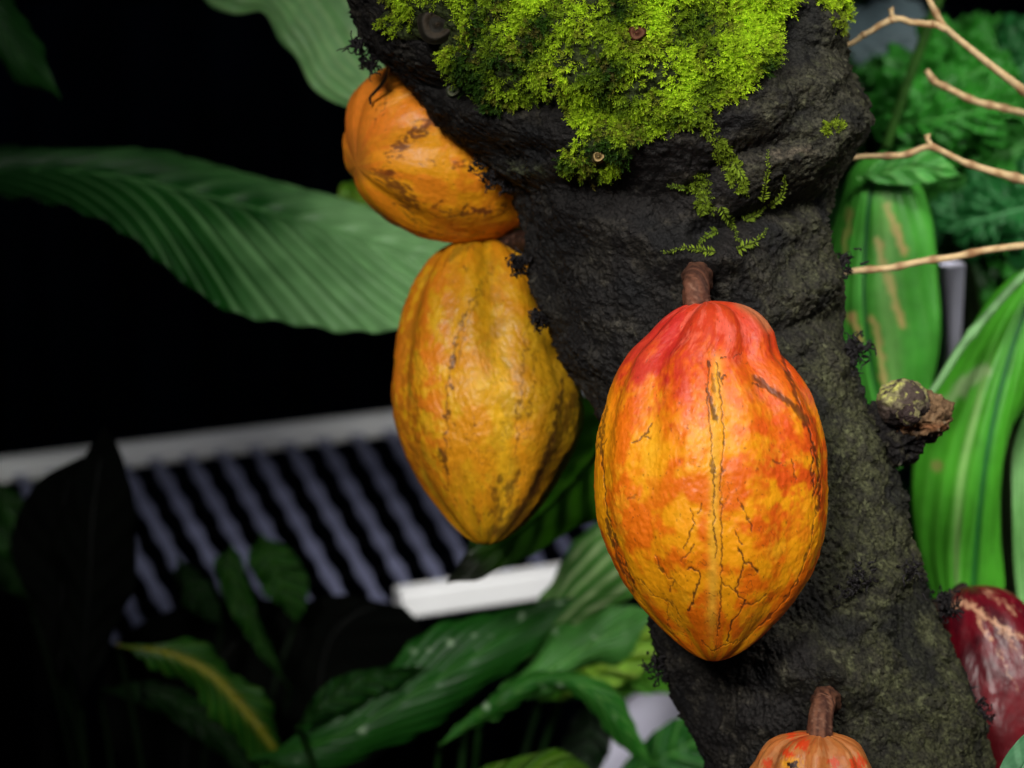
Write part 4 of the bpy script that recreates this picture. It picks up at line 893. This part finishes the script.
# darker broad foliage filling the right background
pl4 = empty('broad_leaf_shrub'); tag(pl4, 'dark broad-leaved plant in the deep background at right, behind the hanging leaves', 'shrub')
def BL(x, y, ang, L, wd, d, base, vein, seed):
    ca, sa = math.cos(ang), math.sin(ang)
    def T(t, u, e=0): return (x+ca*t*L-sa*u*wd, y+sa*t*L+ca*u*wd, d+e)
    ts = np.linspace(0, 1, 9); w = np.sin(np.pi*ts**.8)*1.0
    return leaf('leaf', [T(t, -k, .02) for t, k in zip(ts, w)], [T(t, 0, -.02*k) for t, k in zip(ts, w)], [T(t, k, .02) for t, k in zip(ts, w)], base, vein, seed, pl4, freq=9, slant=1.4, amp=.002, wave=.004, na=90, nu=30)
rr = random.Random(4)
for i in range(34):
    x = rr.uniform(790, 1100); y = rr.uniform(-60, 640)
    g = rr.uniform(.5, 1.1)
    base_ = (lin(20, 66, 18) if rr.random() < .7 else lin(40, 80, 70))*g
    BL(x, y, rr.uniform(.6, 2.6), rr.uniform(120, 220), rr.uniform(28, 52), 2.3+rr.uniform(-.12, .25), base_, base_*1.8, 120+i)
BL(960, 40, 3.0, 170, 52, 2.22, lin(120, 142, 150), lin(150, 170, 176), 170)
BL(930, 120, 3.3, 130, 44, 2.25, lin(96, 128, 128), lin(130, 156, 150), 171)
for i in range(8):
    a = P(rr.uniform(820, 1080), rr.uniform(0, 500), 2.42); gr = P(960, 700, 2.45); gr[2] = 0
    t = np.linspace(0, 1, 30)[:, None]; mid_ = np.array([gr[0]*.6+a[0]*.4, (a[1]+gr[1])/2, a[2]*.6])
    v, f = tube((1-t)**2*a+2*t*(1-t)*mid_+t*t*gr, np.linspace(.003, .008, 30), 8)
    mesh_obj('branch', v, f, M_leaf, pl4, np.broadcast_to(lin(24, 34, 16), v.shape))

# ------------------------------------------------------------------ BARE TWIGS
def twig(pts, rad, parent, seed, nodes, m=160, label=None):
    t = np.linspace(0, 1, m); pa = np.array(pts, float); ds = np.concatenate([[0], np.cumsum(np.linalg.norm(np.diff(pa, axis=0), axis=1))]); ds /= ds[-1]
    k = .5*cr(pts, m)+.5*np.stack([np.interp(t, ds, pa[:, q_]) for q_ in range(3)], -1)
    ks = np.stack([t*9+seed, t*0, t*0], -1); k[:, 1] += 2.2*pn(ks, seed)*(t > .03); w = P(k[:, 0], k[:, 1], k[:, 2])
    r = np.interp(t, np.linspace(0, 1, len(rad)), rad); nm = np.zeros(m)
    for q_ in nodes: e = np.exp(-((t-q_)/.012)**2); r = r*(1+.28*e); nm = np.maximum(nm, e)
    v, f = tube(w, r, 12)
    cc = mix(np.broadcast_to(lin(200, 172, 128), v.shape), lin(164, 124, 82), smooth(.1, .6, pn(v*160, seed))*.8)
    cc = mix(cc, lin(120, 76, 44), np.repeat(nm, 12)*.7)
    return mesh_obj('twig_stem' , v, f, M_twig, parent, cc)
TD = 1.62
t1 = empty('bare_twig'); tag(t1, 'forked bare tan twig at the top right, highest of the twigs', 'twig', 'bare twigs right of the trunk')
twig([(922, -18, TD), (930, 2, TD), (944, 27, TD), (980, 58, TD), (1028, 94, TD), (1120, 160, TD+.02), (1250, 240, TD+.05)], [.0017, .0019, .0024, .0024, .0026, .003, .0035], t1, 1, (.08, .36, .5, .7))
o = twig([(946, 29, TD), (935, 26, TD), (893, 20, TD-.005), (848, 44, TD), (830, 52, TD+.01)], [.0022, .0019, .0019, .0016, .0014], t1, 2, (.12, .45, .7)); o.name = 'side_twig'
o = twig([(896, 20, TD-.005), (892, 15, TD-.006), (891, 8, TD-.006)], [.0016, .0012, .0016], t1, 3, (.9,)); o.name = 'bud'
t2 = empty('bare_twig'); tag(t2, 'short bare tan twig with its tip pointing left, second from the top', 'twig', 'bare twigs right of the trunk')
twig([(926, 70, TD+.05), (935, 82, TD+.05), (965, 97, TD+.05), (1024, 114, TD+.05), (1120, 150, TD+.05), (1250, 240, TD+.05)], [.0018, .0021, .0022, .0018, .0024, .003], t2, 4, (.03, .07, .14, .2, .24, .4))
t3 = empty('bare_twig'); tag(t3, 'bare tan twig with a budded elbow, third from the top', 'twig', 'bare twigs right of the trunk')
twig([(846, 158, TD), (866, 157, TD), (905, 154, TD), (930, 146, TD-.005), (965, 162, TD), (1028, 181, TD), (1120, 205, TD+.02), (1250, 240, TD+.05)], [.0016, .0018, .0018, .0026, .0022, .0022, .0026, .003], t3, 5, (.1, .15, .21, .31, .42))
o = twig([(931, 146, TD-.005), (928, 140, TD-.006), (927, 134, TD-.006)], [.0018, .0012, .0020], t3, 6, (.9,)); o.name = 'bud'
t4 = empty('bare_twig'); tag(t4, 'nearly straight bare tan twig, lowest of the twigs, level with the pod stalk', 'twig', 'bare twigs right of the trunk')
twig([(828, 275, TD-.01), (855, 271, TD-.01), (900, 265, TD-.01), (960, 256, TD-.01), (1026, 244, TD-.01), (1120, 238, TD+.02), (1250, 240, TD+.05)], [.0017, .0019, .0020, .0021, .0022, .003, .003], t4, 7, (.1, .17, .25, .34))

# ------------------------------------------------------------------ WHITE-FRAMED GRATING BENCH
ZB = .70
bn = empty('grating_bench'); tag(bn, 'white-framed metal grating bench top in the dark background at left, behind the pods', 'bench')
def beam(name, a, b, wpx, hgt, mat, dims=None):
    a = np.array(a); b = np.array(b); t = b-a; t /= np.linalg.norm(t); s = np.cross(t, [0, 0, 1.0]); s /= np.linalg.norm(s)
    hw_ = wpx/2; V = []
    be = min(hw_, hgt/2)*.25
    sec = [(-hw_+be, hgt/2), (hw_-be, hgt/2), (hw_, hgt/2-be), (hw_, -hgt/2+be), (hw_-be, -hgt/2), (-hw_+be, -hgt/2), (-hw_, -hgt/2+be), (-hw_, hgt/2-be)]
    for e in (a, b):
        for x, z in sec: V.append(e+s*x+np.array([0, 0, z]))
    Fc = [[i, (i+1) % 8, 8+(i+1) % 8, 8+i] for i in range(8)]+[list(range(8))[::-1], list(range(8, 16))]
    return mesh_obj(name, V, Fc, mat, bn, None, False)
f0 = on_height(-200, 494.5, ZB); f1 = on_height(820, 372, ZB)
n0 = on_height(398, 603, ZB); n1_ = on_height(820, 541, ZB)
nd = (n1_-n0)/np.linalg.norm(n1_-n0); nL = n0-nd*.0
beam('frame_rail', f0, f1, .022, .020, M_rail); beam('frame_rail', nL, n1_, .02, .024, M_rail)
bars = 0
xs = [a for a in np.arange(20, 760, 33.5)]
for x in xs:
    yt = 466-(x-0)*.125+12
    xb = x+92; yb = 589-(xb-475)*.145
    a = on_height(x, yt, ZB-.004); b = on_height(xb, yb, ZB-.004)
    m = 150; t = np.linspace(0, 1, m); ph_ = 2*math.pi*t*6.0+x*.37
    pth = a+(b-a)*t[:, None]; s = np.cross((b-a)/np.linalg.norm(b-a), [0, 0, 1.0])
    w = .0052*(1+.25*np.cos(ph_)); thk = .0015
    L_ = pth+s*w[:, None]; R_ = pth-s*w[:, None]; up = np.array([0, 0, thk])
    V = np.concatenate([L_+up, R_+up, R_-up, L_-up]).reshape(4, m, 3).transpose(1, 0, 2).reshape(-1, 3)
    Fc = gridfaces(m, 4, True).tolist()+[[0, 1, 2, 3], [4*m-1, 4*m-2, 4*m-3, 4*m-4]]
    mesh_obj('grating_bar', V, Fc, M_bar, bn, None, False)
for fr_ in (.17, .34, .5, .67, .84):
    a = on_height(-60, 473+6+7, ZB-.009); a2 = on_height(92-60, 589-(32-475)*.145, ZB-.009)
    b = on_height(760, 466-95+12, ZB-.009); b2 = on_height(852, 589-(852-475)*.145, ZB-.009)
    p_ = a+(a2-a)*fr_; q_ = b+(b2-b)*fr_
    v, f = tube(np.linspace(p_, q_, 4), .0013, 8); mesh_obj('cross_wire', v, f, M_dark, bn)
for q_ in (f0*.8+f1*.2, f0*.1+f1*.9, n1_*.9+n0*.1, ):
    v, f = tube(np.array([[q_[0], q_[1], 0], [q_[0], q_[1], .35], [q_[0], q_[1], ZB-.01]]), .012, 12); mesh_obj('leg', v, f, M_dark, bn)

# ------------------------------------------------------------------ SETTING
def box(name, lo, hi, mat, bev=0):
    (x0, y0, z0), (x1, y1, z1) = lo, hi
    V = [(x0, y0, z0), (x1, y0, z0), (x1, y1, z0), (x0, y1, z0), (x0, y0, z1), (x1, y0, z1), (x1, y1, z1), (x0, y1, z1)]
    Fc = [(0, 3, 2, 1), (4, 5, 6, 7), (0, 1, 5, 4), (1, 2, 6, 5), (2, 3, 7, 6), (3, 0, 4, 7)]
    o = mesh_obj(name, V, Fc, mat, None, None, False); return o
tag(box('floor', (-6, -3, -.1), (6, 6, 0), M_soil), kind='structure')
tag(box('wall_back', (-6, 4.6, 0), (6, 4.7, 4), M_dark), kind='structure')
tag(box('left_gobo', (-2.6, 1.0, 0), (-2.5, 4.6, 4), M_dark), kind='structure')  # unseen wall added to keep light off the left side
# dark blue sheeting behind the bench
sh = []
n = 160
xx = np.linspace(-.62, .6, n); yy = 3.3+.018*np.sin(xx*60)+.01*np.sin(xx*23+1)
V = np.concatenate([np.stack([xx, yy, np.full(n, .0)], -1), np.stack([xx, yy, np.full(n, 1.0)], -1), np.stack([xx, yy+.01, np.full(n, 1.0)], -1), np.stack([xx, yy+.01, np.full(n, .0)], -1)])
o = mesh_obj('plastic_sheet', V.reshape(4, n, 3).transpose(1, 0, 2).reshape(-1, 3), gridfaces(n, 4, True), M_blue)
tag(o, 'dark blue pleated plastic sheet hanging behind the bench, under the ribbed leaf', 'sheet')
# pale post seen through a gap in the leaves at right, and a pale kerb low down
g = P(950, 290, 2.75)
def post(name, x, y, z0, z1, r, mat):
    v, f = tube(np.array([[x, y, z0], [x, y, (z0+z1)/2], [x, y, z1]]), r, 24); return mesh_obj(name, v, f, mat)
tag(post('garden_post', P(951, 290, 1.87)[0], P(951, 290, 1.87)[1], 0, P(951, 262, 1.87)[2], .0085, M_pale), 'pale lavender-grey post showing through a gap in the leaves at right', 'post')
g0 = P(560, 790, 2.5); 
v, f = tube(np.array([P(560, 800, 2.5), P(640, 735, 2.5), P(720, 665, 2.5)]), .03, 24)
tag(mesh_obj('drain_pipe', v, f, M_pale), 'pale grey slanting pipe glimpsed left of the trunk foot behind the leafy plant', 'pipe')

# ------------------------------------------------------------------ LIGHT
w = bpy.data.worlds.new('World'); scn.world = w; w.use_nodes = True
bg = w.node_tree.nodes['Background']; bg.inputs[0].default_value = (.75, .85, 1, 1); bg.inputs[1].default_value = .04
def lamp(name, loc, target, deg, radius, power, color):
    l = bpy.data.lights.new(name, 'SPOT'); l.energy = power; l.spot_size = math.radians(deg); l.spot_blend = 1; l.shadow_soft_size = radius; l.color = color
    o = bpy.data.objects.new(name, l); COL.objects.link(o); o.location = loc
    o.rotation_euler = (Vector(target)-Vector(loc)).to_track_quat('-Z', 'Y').to_euler()
lamp('skylight', (1.1, -.1, 3.6), P(960, 330, 1.65), 16, .4, 480, (1, .98, .93))
lamp('side_lamp', (2.0, .5, 2.3), P(1000, 230, 1.9), 14, .3, 200, (1, 1, .88))
lamp('post_fill', (1.6, .9, 1.75), P(955, 290, 1.9), 10, .12, 30, (.95, .97, 1))  # added fill spot to brighten the shadowed post; no window there
lamp('roof_lamp', (-.75, -1.3, 3.1), P(690, 335, 1.55), 15.5, .32, 545, (1, .97, .92))

cam = bpy.data.cameras.new('Camera'); co = bpy.data.objects.new('Camera', cam); COL.objects.link(co)
co.location = CAM; co.rotation_euler = (math.pi/2-PITCH, 0, 0)
cam.lens = 100; cam.sensor_width = 36; cam.clip_start = .05
cam.dof.use_dof = True; cam.dof.focus_distance = 1.43; cam.dof.aperture_fstop = 6.3
scn.camera = co
vs = scn.view_settings; vs.view_transform = 'Standard'; vs.look = 'None'; vs.gamma = 1; vs.exposure = 0; vs.use_curve_mapping = False
